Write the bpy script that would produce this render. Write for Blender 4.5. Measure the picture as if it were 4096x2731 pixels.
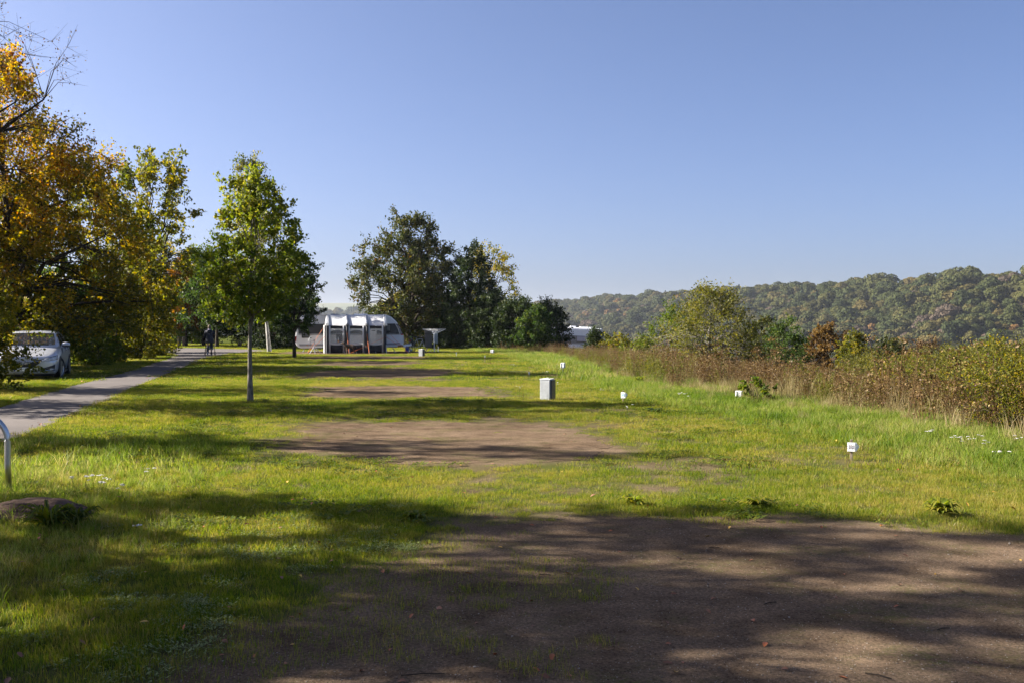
import bpy, bmesh, math, random
import numpy as np
from mathutils import Vector, Matrix, Euler
R = math.radians
rng = np.random.default_rng(11)
random.seed(11)
for o in list(bpy.data.objects):
    bpy.data.objects.remove(o)
scene = bpy.context.scene
COL = scene.collection
# ------------------------------------------------------------ camera, sky, sun, exposure
F = 3982.0                      # focal length in photo pixels (35 mm lens, photo 4096 wide)
EYE = 1.6
cam_d = bpy.data.cameras.new("camera")
cam = bpy.data.objects.new("camera", cam_d)
COL.objects.link(cam)
cam_d.lens = 35.0
cam_d.sensor_width = 36.0
cam_d.clip_start = 0.05
cam_d.clip_end = 30000
cam.location = (0, 0, EYE)
cam.rotation_euler = (R(90 - 0.79), 0, 0)
scene.camera = cam

SUN_AZ = -81.0                  # clockwise from +Y
SUN_EL = 30.0
world = bpy.data.worlds.new("World")
scene.world = world
world.use_nodes = True
wn = world.node_tree
wn.nodes.clear()
sky = wn.nodes.new("ShaderNodeTexSky")
sky.sky_type = 'NISHITA'
sky.sun_disc = False
sky.sun_elevation = R(SUN_EL)
sky.sun_rotation = R(SUN_AZ)
sky.altitude = 200
sky.air_density = 0.62
sky.dust_density = 3.2
sky.ozone_density = 3.0
bg = wn.nodes.new("ShaderNodeBackground")
bg.inputs[1].default_value = 0.054
wo = wn.nodes.new("ShaderNodeOutputWorld")
wb = wn.nodes.new("ShaderNodeMix"); wb.data_type = 'RGBA'; wb.blend_type = 'MULTIPLY'; wb.inputs[0].default_value = 1.0
wb.inputs[7].default_value = (0.80, 0.82, 0.94, 1)      # camera white balance
wn.links.new(sky.outputs[0], wb.inputs[6]); wn.links.new(wb.outputs[2], bg.inputs[0])
wn.links.new(bg.outputs[0], wo.inputs[0])

sun_d = bpy.data.lights.new("sun", 'SUN')
sun_d.energy = 5.0
sun_d.angle = R(0.5)
sun_d.color = (1.0, 0.93, 0.82)
sun = bpy.data.objects.new("sun", sun_d)
COL.objects.link(sun)
to_sun = Vector((math.sin(R(SUN_AZ)) * math.cos(R(SUN_EL)), math.cos(R(SUN_AZ)) * math.cos(R(SUN_EL)), math.sin(R(SUN_EL))))
sun.rotation_euler = to_sun.to_track_quat('Z', 'Y').to_euler()
sun.location = (-40, 20, 60)
vs = scene.view_settings
vs.view_transform = 'Standard'
vs.look = 'None'
vs.gamma = 1.0
vs.use_curve_mapping = False
vs.exposure = 2.0
scene.cycles.max_bounces = 8
scene.cycles.transparent_max_bounces = 12
scene.cycles.volume_bounces = 0

# ------------------------------------------------------------ helpers
def tag(o, label=None, cat=None, group=None, kind=None):
    if label: o["label"] = label
    if cat: o["category"] = cat
    if group: o["group"] = group
    if kind: o["kind"] = kind
    return o

def empty(name, loc, rz=0.0, label=None, cat=None, group=None):
    o = bpy.data.objects.new(name, None)
    o.empty_display_size = 0.2
    COL.objects.link(o)
    o.location = loc
    o.rotation_euler = (0, 0, rz)
    return tag(o, label, cat, group)

def link(name, me, parent=None):
    o = bpy.data.objects.new(name, me)
    COL.objects.link(o)
    if parent: o.parent = parent
    return o

def np_mesh(name, V, F_, mat=None, tint=None, smooth=False, attrs=None):
    V = np.asarray(V, dtype=np.float32)
    F_ = np.asarray(F_, dtype=np.int32)
    k = F_.shape[1]
    me = bpy.data.meshes.new(name)
    me.vertices.add(len(V))
    me.vertices.foreach_set("co", V.ravel())
    me.loops.add(F_.size)
    me.loops.foreach_set("vertex_index", F_.ravel())
    me.polygons.add(len(F_))
    me.polygons.foreach_set("loop_start", np.arange(0, F_.size, k, dtype=np.int32))
    if smooth:
        me.polygons.foreach_set("use_smooth", np.ones(len(F_), dtype=bool))
    me.update(calc_edges=True)
    if mat: me.materials.append(mat)
    if tint is not None:
        a = me.attributes.new("tint", 'FLOAT', 'FACE')
        a.data.foreach_set("value", np.asarray(tint, dtype=np.float32))
    for n, arr in (attrs or {}).items():
        a = me.attributes.new(n, 'FLOAT', 'POINT')
        a.data.foreach_set("value", np.asarray(arr, dtype=np.float32))
    return me

def children(o):
    return [c for c in bpy.data.objects if c.parent == o]

def copy_tree(o, parent=None, kids=None):
    c = o.copy()
    COL.objects.link(c)
    if parent: c.parent = parent
    for ch in children(o):
        copy_tree(ch, c)
    return c

class MB:
    """collects simple shapes into one mesh"""
    def __init__(s): s.v = []; s.f = []
    def add(s, vs_, fs_):
        b = len(s.v)
        s.v += [tuple(p) for p in vs_]
        s.f += [tuple(i + b for i in f) for f in fs_]
        return s
    def box(s, c, d, rot=None):
        hx, hy, hz = d[0] / 2, d[1] / 2, d[2] / 2
        P = [Vector((x, y, z)) for x in (-hx, hx) for y in (-hy, hy) for z in (-hz, hz)]
        if rot is not None:
            M = Euler(rot).to_matrix()
            P = [M @ p for p in P]
        P = [p + Vector(c) for p in P]
        return s.add(P, [(0, 1, 3, 2), (4, 6, 7, 5), (0, 4, 5, 1), (2, 3, 7, 6), (0, 2, 6, 4), (1, 5, 7, 3)])
    def tube(s, path, r, n=6, cap=True):
        path = [Vector(p) for p in path]
        rr = r if isinstance(r, (list, tuple)) else [r] * len(path)
        rings = []
        up = Vector((0, 0, 1))
        for i, p in enumerate(path):
            a = path[max(i - 1, 0)]; b = path[min(i + 1, len(path) - 1)]
            d = (b - a).normalized()
            u = d.cross(up)
            if u.length < 0.05: u = d.cross(Vector((0, 1, 0)))
            u.normalize(); w = d.cross(u)
            rings.append([p + (u * math.cos(t) + w * math.sin(t)) * rr[i] for t in [2 * math.pi * k / n for k in range(n)]])
        return s.loft(rings, cap=cap)
    def loft(s, rings, cap=True, closed=True):
        n = len(rings[0]); V = [p for r in rings for p in r]; fs = []
        m = n if closed else n - 1
        for i in range(len(rings) - 1):
            for k in range(m):
                a = i * n + k; b = i * n + (k + 1) % n
                fs.append((a, b, b + n, a + n))
        if cap:
            fs.append(tuple(range(n - 1, -1, -1))); fs.append(tuple((len(rings) - 1) * n + k for k in range(n)))
        return s.add(V, fs)
    def ell(s, c, r, n=10, m=7, rot=None):
        rings = []
        M = Euler(rot).to_matrix() if rot else None
        for i in range(m + 1):
            t = math.pi * i / m
            ring = []
            for k in range(n):
                a = 2 * math.pi * k / n
                p = Vector((r[0] * max(math.sin(t), 0.02) * math.cos(a), r[1] * max(math.sin(t), 0.02) * math.sin(a), r[2] * math.cos(t)))
                if M: p = M @ p
                ring.append(p + Vector(c))
            rings.append(ring)
        return s.loft(rings)
    def grid(s, fn, nu, nv):
        V = [fn(i / nu, j / nv) for i in range(nu + 1) for j in range(nv + 1)]
        fs = [(i * (nv + 1) + j, (i + 1) * (nv + 1) + j, (i + 1) * (nv + 1) + j + 1, i * (nv + 1) + j + 1) for i in range(nu) for j in range(nv)]
        return s.add(V, fs)
    def prism(s, poly, axis_fn):
        """poly of 2D points; axis_fn(p, t) -> 3D for t in 0,1"""
        n = len(poly)
        V = [axis_fn(p, 0) for p in poly] + [axis_fn(p, 1) for p in poly]
        fs = [tuple(range(n)), tuple(range(2 * n - 1, n - 1, -1))]
        fs += [(k, k + n, (k + 1) % n + n, (k + 1) % n) for k in range(n)]
        return s.add(V, fs)
    def build(s, name, mat, parent=None, smooth=False, bevel=0.0, solid=0.0, sub=0, fixn=True):
        me = bpy.data.meshes.new(name)
        me.from_pydata(s.v, [], s.f)
        if fixn:
            bm = bmesh.new(); bm.from_mesh(me)
            bmesh.ops.recalc_face_normals(bm, faces=bm.faces)
            bm.to_mesh(me); bm.free()
        me.materials.append(mat)
        if smooth:
            for p in me.polygons: p.use_smooth = True
        o = link(name, me, parent)
        if solid:
            m = o.modifiers.new("solid", 'SOLIDIFY'); m.thickness = solid; m.offset = 0
        if sub:
            m = o.modifiers.new("sub", 'SUBSURF'); m.levels = sub; m.render_levels = sub
        if bevel:
            m = o.modifiers.new("bevel", 'BEVEL'); m.width = bevel; m.segments = 2; m.limit_method = 'ANGLE'; m.angle_limit = R(40)
        return o

def at(px, py, d):
    """world point seen at photo pixel (px,py) at depth d"""
    return Vector(((px - 2048) * d / F, d, EYE - (py - 1310) * d / F))

# ------------------------------------------------------------ materials
def new_mat(name):
    m = bpy.data.materials.new(name)
    m.use_nodes = True
    nt = m.node_tree
    return m, nt, nt.nodes["Principled BSDF"]

def noise(nt, scale, detail=4, rough=0.55, vec=None):
    n = nt.nodes.new("ShaderNodeTexNoise")
    n.inputs["Scale"].default_value = scale
    n.inputs["Detail"].default_value = detail
    n.inputs["Roughness"].default_value = rough
    if vec is not None: nt.links.new(vec, n.inputs["Vector"])
    return n

def ramp(nt, fac, stops):
    r = nt.nodes.new("ShaderNodeValToRGB")
    e = r.color_ramp.elements
    while len(e) < len(stops): e.new(0.5)
    for i, (p, c) in enumerate(stops):
        e[i].position = p
        e[i].color = (c[0], c[1], c[2], 1)
    nt.links.new(fac, r.inputs[0])
    return r

def mixc(nt, fac, a, b):
    m = nt.nodes.new("ShaderNodeMix"); m.data_type = 'RGBA'
    for sock, v in ((m.inputs[0], fac), (m.inputs[6], a), (m.inputs[7], b)):
        if hasattr(v, "links"): nt.links.new(v, sock)
        elif isinstance(v, (int, float)): sock.default_value = v
        else: sock.default_value = (v[0], v[1], v[2], 1)
    return m.outputs[2]

def math_(nt, op, a, b=None, clamp=False):
    m = nt.nodes.new("ShaderNodeMath"); m.operation = op; m.use_clamp = clamp
    for i, v in enumerate((a, b)):
        if v is None: continue
        if hasattr(v, "links"): nt.links.new(v, m.inputs[i])
        else: m.inputs[i].default_value = v
    return m.outputs[0]

def wpos(nt):
    g = nt.nodes.new("ShaderNodeNewGeometry")
    return g.outputs["Position"]

def plain(name, col, rough=0.5, metal=0.0, var=0.12, scale=6.0, bump=0.0, bscale=60.0, spec=0.5, coat=0.0):
    m, nt, b = new_mat(name)
    tc = nt.nodes.new("ShaderNodeTexCoord")
    n = noise(nt, scale, 5, 0.6, tc.outputs["Object"])
    lo = [c * (1 - var) for c in col]; hi = [min(1, c * (1 + var)) for c in col]
    r = ramp(nt, n.outputs[0], [(0.3, lo), (0.7, hi)])
    nt.links.new(r.outputs[0], b.inputs["Base Color"])
    b.inputs["Roughness"].default_value = rough
    b.inputs["Metallic"].default_value = metal
    b.inputs["Specular IOR Level"].default_value = spec
    b.inputs["Coat Weight"].default_value = coat
    if bump:
        n2 = noise(nt, bscale, 4, 0.6, tc.outputs["Object"])
        bp = nt.nodes.new("ShaderNodeBump"); bp.inputs["Strength"].default_value = bump; bp.inputs["Distance"].default_value = 0.01
        nt.links.new(n2.outputs[0], bp.inputs["Height"]); nt.links.new(bp.outputs[0], b.inputs["Normal"])
    return m

def leaf_mat(name, stops, trans=0.4, rough=0.55, use_rand=False, tcol=1.25):
    """leaf with light passing through; colour picked per leaf"""
    m, nt, b = new_mat(name)
    a = nt.nodes.new("ShaderNodeAttribute"); a.attribute_name = "tint"
    fac = a.outputs["Fac"]
    if use_rand:
        oi = nt.nodes.new("ShaderNodeObjectInfo")
        fac = math_(nt, 'ADD', math_(nt, 'MULTIPLY', fac, 0.3), math_(nt, 'MULTIPLY', oi.outputs["Random"], 0.7))
    r = ramp(nt, fac, stops)
    nt.links.new(r.outputs[0], b.inputs["Base Color"])
    b.inputs["Roughness"].default_value = rough
    b.inputs["Specular IOR Level"].default_value = 0.18
    t = nt.nodes.new("ShaderNodeBsdfTranslucent")
    hs = nt.nodes.new("ShaderNodeHueSaturation"); hs.inputs["Saturation"].default_value = 1.1; hs.inputs["Value"].default_value = tcol
    nt.links.new(r.outputs[0], hs.inputs["Color"]); nt.links.new(hs.outputs[0], t.inputs[0])
    mx = nt.nodes.new("ShaderNodeMixShader"); mx.inputs[0].default_value = trans
    nt.links.new(b.outputs[0], mx.inputs[1]); nt.links.new(t.outputs[0], mx.inputs[2])
    nt.links.new(mx.outputs[0], nt.nodes["Material Output"].inputs["Surface"])
    return m

def bark_mat(name, c0, c1, scale=14):
    m, nt, b = new_mat(name)
    tc = nt.nodes.new("ShaderNodeTexCoord")
    mp = nt.nodes.new("ShaderNodeMapping"); mp.inputs["Scale"].default_value = (1, 1, 0.35)
    nt.links.new(tc.outputs["Object"], mp.inputs[0])
    n = noise(nt, scale, 6, 0.7, mp.outputs[0])
    r = ramp(nt, n.outputs[0], [(0.32, c0), (0.68, c1)])
    nt.links.new(r.outputs[0], b.inputs["Base Color"])
    b.inputs["Roughness"].default_value = 0.95
    b.inputs["Specular IOR Level"].default_value = 0.08
    bp = nt.nodes.new("ShaderNodeBump"); bp.inputs["Strength"].default_value = 0.7; bp.inputs["Distance"].default_value = 0.02
    nt.links.new(n.outputs[0], bp.inputs["Height"]); nt.links.new(bp.outputs[0], b.inputs["Normal"])
    return m

M_bark = bark_mat("bark_dark", (0.018, 0.014, 0.011), (0.075, 0.06, 0.045))
M_bark_grey = bark_mat("bark_grey", (0.07, 0.06, 0.05), (0.24, 0.22, 0.18), 22)
M_bark_birch = bark_mat("bark_birch", (0.05, 0.045, 0.04), (0.5, 0.48, 0.44), 7)
G_dark = [(0.0, (0.012, 0.022, 0.006)), (0.6, (0.03, 0.048, 0.01)), (1.0, (0.075, 0.085, 0.015))]
G_mid = [(0.0, (0.02, 0.04, 0.008)), (0.55, (0.05, 0.085, 0.014)), (1.0, (0.13, 0.14, 0.02))]
G_yel = [(0.0, (0.04, 0.055, 0.008)), (0.5, (0.13, 0.13, 0.015)), (1.0, (0.36, 0.25, 0.025))]
G_lime = [(0.0, (0.045, 0.075, 0.01)), (0.5, (0.11, 0.15, 0.016)), (1.0, (0.2, 0.18, 0.025))]
G_orange = [(0.0, (0.055, 0.065, 0.009)), (0.35, (0.19, 0.16, 0.015)), (0.62, (0.40, 0.25, 0.02)), (0.87, (0.34, 0.13, 0.015)), (1.0, (0.10, 0.035, 0.012))]
G_rust = [(0.0, (0.09, 0.045, 0.012)), (0.5, (0.24, 0.11, 0.018)), (1.0, (0.34, 0.17, 0.025))]
G_olive = [(0.0, (0.022, 0.033, 0.008)), (0.5, (0.058, 0.068, 0.013)), (0.85, (0.12, 0.10, 0.02)), (1.0, (0.15, 0.075, 0.02))]
G_brown = [(0.0, (0.045, 0.024, 0.011)), (0.5, (0.115, 0.068, 0.026)), (0.8, (0.21, 0.14, 0.05)), (1.0, (0.28, 0.22, 0.08))]
L_dark = leaf_mat("leaf_dark_green", G_dark, 0.3)
L_mid = leaf_mat("leaf_green", G_mid, 0.45)
L_yel = leaf_mat("leaf_yellow_green", G_yel, 0.52, tcol=1.5)
L_lime = leaf_mat("leaf_lime", G_lime, 0.45)
L_orange = leaf_mat("leaf_orange", G_orange, 0.52, tcol=1.5)
L_rust = leaf_mat("leaf_rust", G_rust, 0.4)
L_olive = leaf_mat("leaf_olive", G_olive, 0.35)
L_brown = leaf_mat("leaf_brown", G_brown, 0.25)

# ------------------------------------------------------------ terrain
XB_Y = np.array([-40, 5, 13.3, 16.8, 22, 33.5, 58, 67, 80, 140.0])
XB_X = np.array([13.5, 8.7, 6.8, 6.1, 5.2, 3.8, 2.2, -0.5, -2.0, -4.0])
def side(x, y):
    return np.asarray(x) - np.interp(y, XB_Y, XB_X)

RIDGES = [  # polyline, heights, half width
    (np.array([(760, 60), (560, 300), (334, 650), (180, 1150), (22, 1700), (-70, 1960), (-160, 2200.)]), np.array([22, 24, 23, 26, 27, 6, -20.]), 125.0),
    (np.array([(-1500, 2300), (-700, 2050), (-380, 2000), (-240, 2050), (-120, 2200.)]), np.array([24, 20, 24, 20, 5.]), 150.0),
    (np.array([(-60, 3000), (160, 2800), (420, 2700), (1200, 2600.)]), np.array([46, 56, 52, 40.]), 260.0),
]
BASE = -26.0
def poly_dist(x, y, P):
    """distance to polyline, interpolation parameter"""
    best = np.full(np.shape(x), 1e12); par = np.zeros(np.shape(x))
    for i in range(len(P) - 1):
        a = P[i]; b = P[i + 1]; d = b - a; L2 = (d ** 2).sum()
        t = np.clip(((x - a[0]) * d[0] + (y - a[1]) * d[1]) / L2, 0, 1)
        q = np.hypot(x - a[0] - t * d[0], y - a[1] - t * d[1])
        m = q < best
        best = np.where(m, q, best); par = np.where(m, i + t, par)
    return best, par

def H(x, y):
    x = np.asarray(x, float); y = np.asarray(y, float)
    s = side(x, y)
    drop = np.maximum(0, np.maximum(s - 2.5, np.maximum(y - 112 - 90 * np.clip((-x - 12) / 10, 0, 1), -y - 60)))
    z = BASE * (1 - np.exp(-drop * 0.14 / 26))
    for P, h, w in RIDGES:
        d, par = poly_dist(x, y, P)
        hh = np.interp(par, np.arange(len(h)), h)
        wob = 1 + 0.12 * np.sin(x * 0.021 + y * 0.013) + 0.08 * np.sin(x * 0.05 - y * 0.031)
        z = np.maximum(z, BASE + (hh - BASE) * np.exp(-(d / (w * wob)) ** 2))
    r = np.hypot(x, y)
    far = np.clip((r - 2900) / 1100, 0, 1); far = far * far * (3 - 2 * far)
    zf = BASE + far * (122 + 6 * np.sin(x * 0.0011 + 1.0))
    m = (y > 1500)
    z = np.where(m, np.maximum(z, zf), z)
    return z

PADS = [
    [(-1.85, 2.0), (-1.75, 4.5), (-1.67, 5.0), (-1.45, 6.1), (-1.0, 7.1), (-0.3, 8.2), (0.5, 8.55), (2.0, 8.6), (2.95, 8.4), (3.5, 7.8), (4.0, 7.4), (5.2, 7.0), (6.6, 6.4), (7.0, 4.0), (6.6, 2.0)],
    [(-2.9, 12.9), (-3.4, 14.8), (-3.4, 16.6), (-2.0, 17.2), (0.6, 16.9), (1.3, 15.2), (1.75, 13.8), (1.4, 12.4), (0.7, 11.7), (-0.4, 11.5), (-1.6, 11.5)],
    [(-4.6, 22.9), (-5.3, 24.0), (-5.4, 26.9), (-3.5, 27.6), (-0.6, 27.0), (-0.2, 24.9), (-0.4, 23.2), (-2.2, 22.6)],
    [(-6.6, 32.2), (-7.3, 34.0), (-7.2, 37.5), (-5.0, 38.4), (-2.2, 37.4), (-1.9, 33.4), (-3.4, 31.8)],
    [(-8.6, 42.5), (-8.9, 46.5), (-7.0, 48.0), (-4.3, 47.4), (-4.0, 43.6), (-6.0, 42.0)],
    [(-10.6, 51.0), (-11.0, 55.0), (-8.0, 56.6), (-4.6, 55.6), (-4.4, 51.4), (-7.0, 50.4)],
    [(-14.6, 60.5), (-15.0, 67.0), (-10.0, 68.5), (-4.6, 67.5), (-4.6, 62.5), (-9.0, 60.6)],
]
ROAD_R = [(-3.6, 2.0), (-5.0, 8.0), (-7.1, 13.8), (-8.0, 18.0), (-9.6, 24.5), (-11.9, 34.0), (-15.4, 49.0), (-17.1, 58.0), (-17.6, 63.0), (-16.6, 69.0)]
ROAD_L = [(-26.0, 79.0), (-40.0, 86.0), (-42.0, 82.0), (-30.5, 74.0), (-24.5, 68.5), (-20.4, 60.0), (-18.2, 53.0), (-13.7, 35.0), (-12.2, 27.7), (-10.3, 20.0), (-8.0, 10.0), (-6.6, 2.0)]
ROAD = ROAD_R + [(-19.5, 74.0)] + ROAD_L
FAR_PADS = []

def in_poly(x, y, P):
    P = np.asarray(P); inside = np.zeros(np.shape(x), bool); j = len(P) - 1
    for i in range(len(P)):
        xi, yi = P[i]; xj, yj = P[j]
        c = ((yi > y) != (yj > y)) & (x < (xj - xi) * (y - yi) / (yj - yi + 1e-12) + xi)
        inside ^= c; j = i
    return inside
def sdist(x, y, P):
    """signed distance to polygon, negative inside"""
    Pc = np.array(list(P) + [P[0]], float)
    d, _ = poly_dist(x, y, Pc)
    return np.where(in_poly(x, y, P), -d, d)
def wav(x, y, k, ph=0.0):
    return (np.sin(x * k + 1.3 * ph + 0.7 * np.sin(y * k * 1.3 + ph)) + np.sin(y * k * 1.17 - 0.6 * ph + 0.9 * np.sin(x * k * 0.8 - ph)) +
            0.6 * np.sin((x + y) * k * 2.1 + ph) + 0.5 * np.sin((x - y) * k * 2.7 - ph)) / 3.1

def bare_at(x, y):
    """0 lawn .. 1 bare soil"""
    b = np.zeros(np.shape(x))
    w = 0.34 * wav(x, y, 1.7, 1.0) + 0.26 * wav(x, y, 4.7, 2.0)
    for i, P in enumerate(PADS):
        d = sdist(x, y, P) + (0.0 if i else 0.05)
        soft = 0.6 if i == 0 else 1.0
        b = np.maximum(b, np.clip((soft * 0.5 - d + w * 1.3) / soft, 0, 1))
    return b

def wear_at(x, y):
    """trodden, thin places between the pitches"""
    v = wav(x, y, 0.8, 4.0) * .7 + 0.5 * wav(x, y, 2.9, 2.0) + .4 * wav(x, y, 7.1, 8.0)
    c = np.interp(y, [0, 8, 14, 40, 80], [-.3, .3, -.2, -3.5, -9])
    return np.clip((v - .02) / .6, 0, 1) * np.clip(1.25 - np.abs(x - c - .6) / np.interp(y, [0, 10, 40], [2.8, 4.2, 6.0]), 0, 1) * np.clip((80 - y) / 40, 0, 1)

def build_ground():
    ang = np.concatenate([np.arange(-180, -36, 3.0), np.arange(-36, 36, 0.25), np.arange(36, 180, 3.0)])
    ang = np.radians(ang)
    rad = np.concatenate([np.array([0.3, 0.8, 1.4]), 2.0 * (12000 / 2.0) ** (np.linspace(0, 1, 260))])
    A, Rr = np.meshgrid(ang, rad, indexing='ij')
    x = Rr * np.sin(A); y = Rr * np.cos(A)
    z = H(x, y)
    na, nr = A.shape
    V = np.stack([x, y, z], -1).reshape(-1, 3)
    idx = np.arange(na * nr).reshape(na, nr)
    a = idx; b = np.roll(idx, -1, axis=0)
    Fq = np.stack([a[:, :-1], b[:, :-1], b[:, 1:], a[:, 1:]], -1).reshape(-1, 4)[:, ::-1]
    bare = bare_at(x, y)
    near = np.hypot(x, y) < 110
    bare = np.maximum(bare, .85 * wear_at(x, y))
    bare = np.where(near, bare, 0)
    s = side(x, y)
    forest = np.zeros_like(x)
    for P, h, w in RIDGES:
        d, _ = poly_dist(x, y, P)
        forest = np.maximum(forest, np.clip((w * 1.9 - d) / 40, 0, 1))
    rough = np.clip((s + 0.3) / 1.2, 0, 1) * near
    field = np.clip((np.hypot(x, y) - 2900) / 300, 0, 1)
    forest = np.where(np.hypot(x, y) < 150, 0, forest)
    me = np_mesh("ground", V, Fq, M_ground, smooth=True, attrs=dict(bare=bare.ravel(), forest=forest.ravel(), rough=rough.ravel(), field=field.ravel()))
    o = link("ground", me)
    tag(o, kind="structure")
    # close the pole
    return o

def soil_color(nt, pos):
    n1 = noise(nt, 0.9, 5, 0.6, pos); n2 = noise(nt, 55, 3, 0.7, pos)
    v = nt.nodes.new("ShaderNodeTexVoronoi"); v.inputs["Scale"].default_value = 170
    nt.links.new(pos, v.inputs["Vector"])
    c = ramp(nt, n1.outputs[0], [(0.3, (0.105, 0.075, 0.050)), (0.7, (0.18, 0.133, 0.093))])
    c2 = ramp(nt, n2.outputs[0], [(0.3, (0.35, 0.33, 0.31)), (0.5, (1, 1, 1)), (0.8, (1.7, 1.6, 1.5))])
    mm = nt.nodes.new("ShaderNodeMix"); mm.data_type = 'RGBA'; mm.blend_type = 'MULTIPLY'; mm.inputs[0].default_value = 0.85
    nt.links.new(c.outputs[0], mm.inputs[6]); nt.links.new(c2.outputs[0], mm.inputs[7])
    n3 = noise(nt, 3.2, 6, 0.65, pos)
    c3 = ramp(nt, n3.outputs[0], [(0.36, (0.72, 0.70, 0.68)), (0.5, (1, 1, 1)), (0.66, (1.22, 1.2, 1.17))])
    m4 = nt.nodes.new("ShaderNodeMix"); m4.data_type = 'RGBA'; m4.blend_type = 'MULTIPLY'; m4.inputs[0].default_value = 0.9
    nt.links.new(mm.outputs[2], m4.inputs[6]); nt.links.new(c3.outputs[0], m4.inputs[7]); mm = m4
    vc = ramp(nt, v.outputs["Color"], [(0.0, (0.6, 0.6, 0.6)), (0.8, (1.05, 1.02, 1)), (0.93, (1.1, 1.1, 1.1)), (1.0, (1.9, 1.9, 1.9))])
    m3 = nt.nodes.new("ShaderNodeMix"); m3.data_type = 'RGBA'; m3.blend_type = 'MULTIPLY'; m3.inputs[0].default_value = 0.9
    nt.links.new(mm.outputs[2], m3.inputs[6]); nt.links.new(vc.outputs[0], m3.inputs[7])
    h = math_(nt, 'ADD', math_(nt, 'MULTIPLY', n2.outputs[0], 0.6), math_(nt, 'MULTIPLY', v.outputs["Distance"], -0.9))
    return m3.outputs[2], h

def moss_mix(nt, pos, base):
    """thin moss and short green film over soil"""
    n = noise(nt, 1.3, 6, 0.65, pos); n2 = noise(nt, 24, 4, 0.7, pos)
    f = math_(nt, 'MULTIPLY', ramp(nt, n.outputs[0], [(0.5, (0, 0, 0)), (0.68, (0.75, 0.75, 0.75))]).outputs[0], ramp(nt, n2.outputs[0], [(0.42, (0, 0, 0)), (0.6, (1, 1, 1))]).outputs[0])
    return mixc(nt, f, base, (0.075, 0.085, 0.022))

def attr(nt, name):
    a = nt.nodes.new("ShaderNodeAttribute"); a.attribute_name = name
    return a.outputs["Fac"]

def lawn_color(nt, pos):
    """green and yellowing patches of the lawn, shared by soil and blades"""
    n1 = noise(nt, 0.35, 5, 0.6, pos); n2 = noise(nt, 2.6, 4, 0.6, pos)
    f = math_(nt, 'ADD', math_(nt, 'MULTIPLY', n1.outputs[0], 0.75), math_(nt, 'MULTIPLY', n2.outputs[0], 0.5))
    f = math_(nt, 'SUBTRACT', f, 0.11)
    return f

def make_ground_mat():
    m, nt, b = new_mat("ground_soil_and_turf")
    pos = wpos(nt)
    soil, h = soil_color(nt, pos)
    soil = moss_mix(nt, pos, soil)
    f = lawn_color(nt, pos)
    turf = ramp(nt, f, [(0.35, (0.028, 0.045, 0.009)), (0.5, (0.05, 0.065, 0.014)), (0.62, (0.085, 0.08, 0.022))]).outputs[0]
    c = mixc(nt, attr(nt, "bare"), turf, soil)
    rg = ramp(nt, noise(nt, 1.1, 5, 0.6, pos).outputs[0], [(0.35, (0.04, 0.035, 0.018)), (0.65, (0.11, 0.085, 0.045))]).outputs[0]
    c = mixc(nt, attr(nt, "rough"), c, rg)
    fl = ramp(nt, noise(nt, 0.0016, 3, 0.5, pos).outputs[0], [(0.42, (0.09, 0.10, 0.055)), (0.5, (0.12, 0.125, 0.07)), (0.58, (0.15, 0.135, 0.08))]).outputs[0]
    c = mixc(nt, attr(nt, "field"), c, fl)
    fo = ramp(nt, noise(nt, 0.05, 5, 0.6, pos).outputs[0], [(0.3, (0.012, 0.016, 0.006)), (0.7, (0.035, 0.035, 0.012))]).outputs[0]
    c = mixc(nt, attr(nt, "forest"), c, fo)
    nt.links.new(c, b.inputs["Base Color"])
    b.inputs["Roughness"].default_value = 1.0
    b.inputs["Specular IOR Level"].default_value = 0.0
    bp = nt.nodes.new("ShaderNodeBump"); bp.inputs["Strength"].default_value = 0.6; bp.inputs["Distance"].default_value = 0.009
    nt.links.new(h, bp.inputs["Height"]); nt.links.new(bp.outputs[0], b.inputs["Normal"])
    return m
M_ground = make_ground_mat()

def make_soil_mat():
    m, nt, b = new_mat("gravel_soil")
    pos = wpos(nt)
    soil, h = soil_color(nt, pos)
    soil = moss_mix(nt, pos, soil)
    nt.links.new(soil, b.inputs["Base Color"])
    b.inputs["Roughness"].default_value = 1.0
    b.inputs["Specular IOR Level"].default_value = 0.0
    bp = nt.nodes.new("ShaderNodeBump"); bp.inputs["Strength"].default_value = 0.6; bp.inputs["Distance"].default_value = 0.009
    nt.links.new(h, bp.inputs["Height"]); nt.links.new(bp.outputs[0], b.inputs["Normal"])
    return m
M_soil = make_soil_mat()

def make_asphalt():
    m, nt, b = new_mat("asphalt_path")
    pos = wpos(nt)
    n1 = noise(nt, 0.5, 5, 0.6, pos); n2 = noise(nt, 90, 3, 0.7, pos)
    c = ramp(nt, n1.outputs[0], [(0.3, (0.10, 0.089, 0.084)), (0.7, (0.148, 0.131, 0.122))]).outputs[0]
    c2 = ramp(nt, n2.outputs[0], [(0.3, (0.7, 0.7, 0.7)), (0.7, (1.25, 1.25, 1.25))]).outputs[0]
    mm = nt.nodes.new("ShaderNodeMix"); mm.data_type = 'RGBA'; mm.blend_type = 'MULTIPLY'; mm.inputs[0].default_value = 0.8
    nt.links.new(c, mm.inputs[6]); nt.links.new(c2, mm.inputs[7])
    nt.links.new(mm.outputs[2], b.inputs["Base Color"])
    b.inputs["Roughness"].default_value = 0.95
    b.inputs["Specular IOR Level"].default_value = 0.06
    bp = nt.nodes.new("ShaderNodeBump"); bp.inputs["Strength"].default_value = 0.4; bp.inputs["Distance"].default_value = 0.006
    nt.links.new(n2.outputs[0], bp.inputs["Height"]); nt.links.new(bp.outputs[0], b.inputs["Normal"])
    return m
M_asphalt = make_asphalt()

build_ground()

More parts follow.
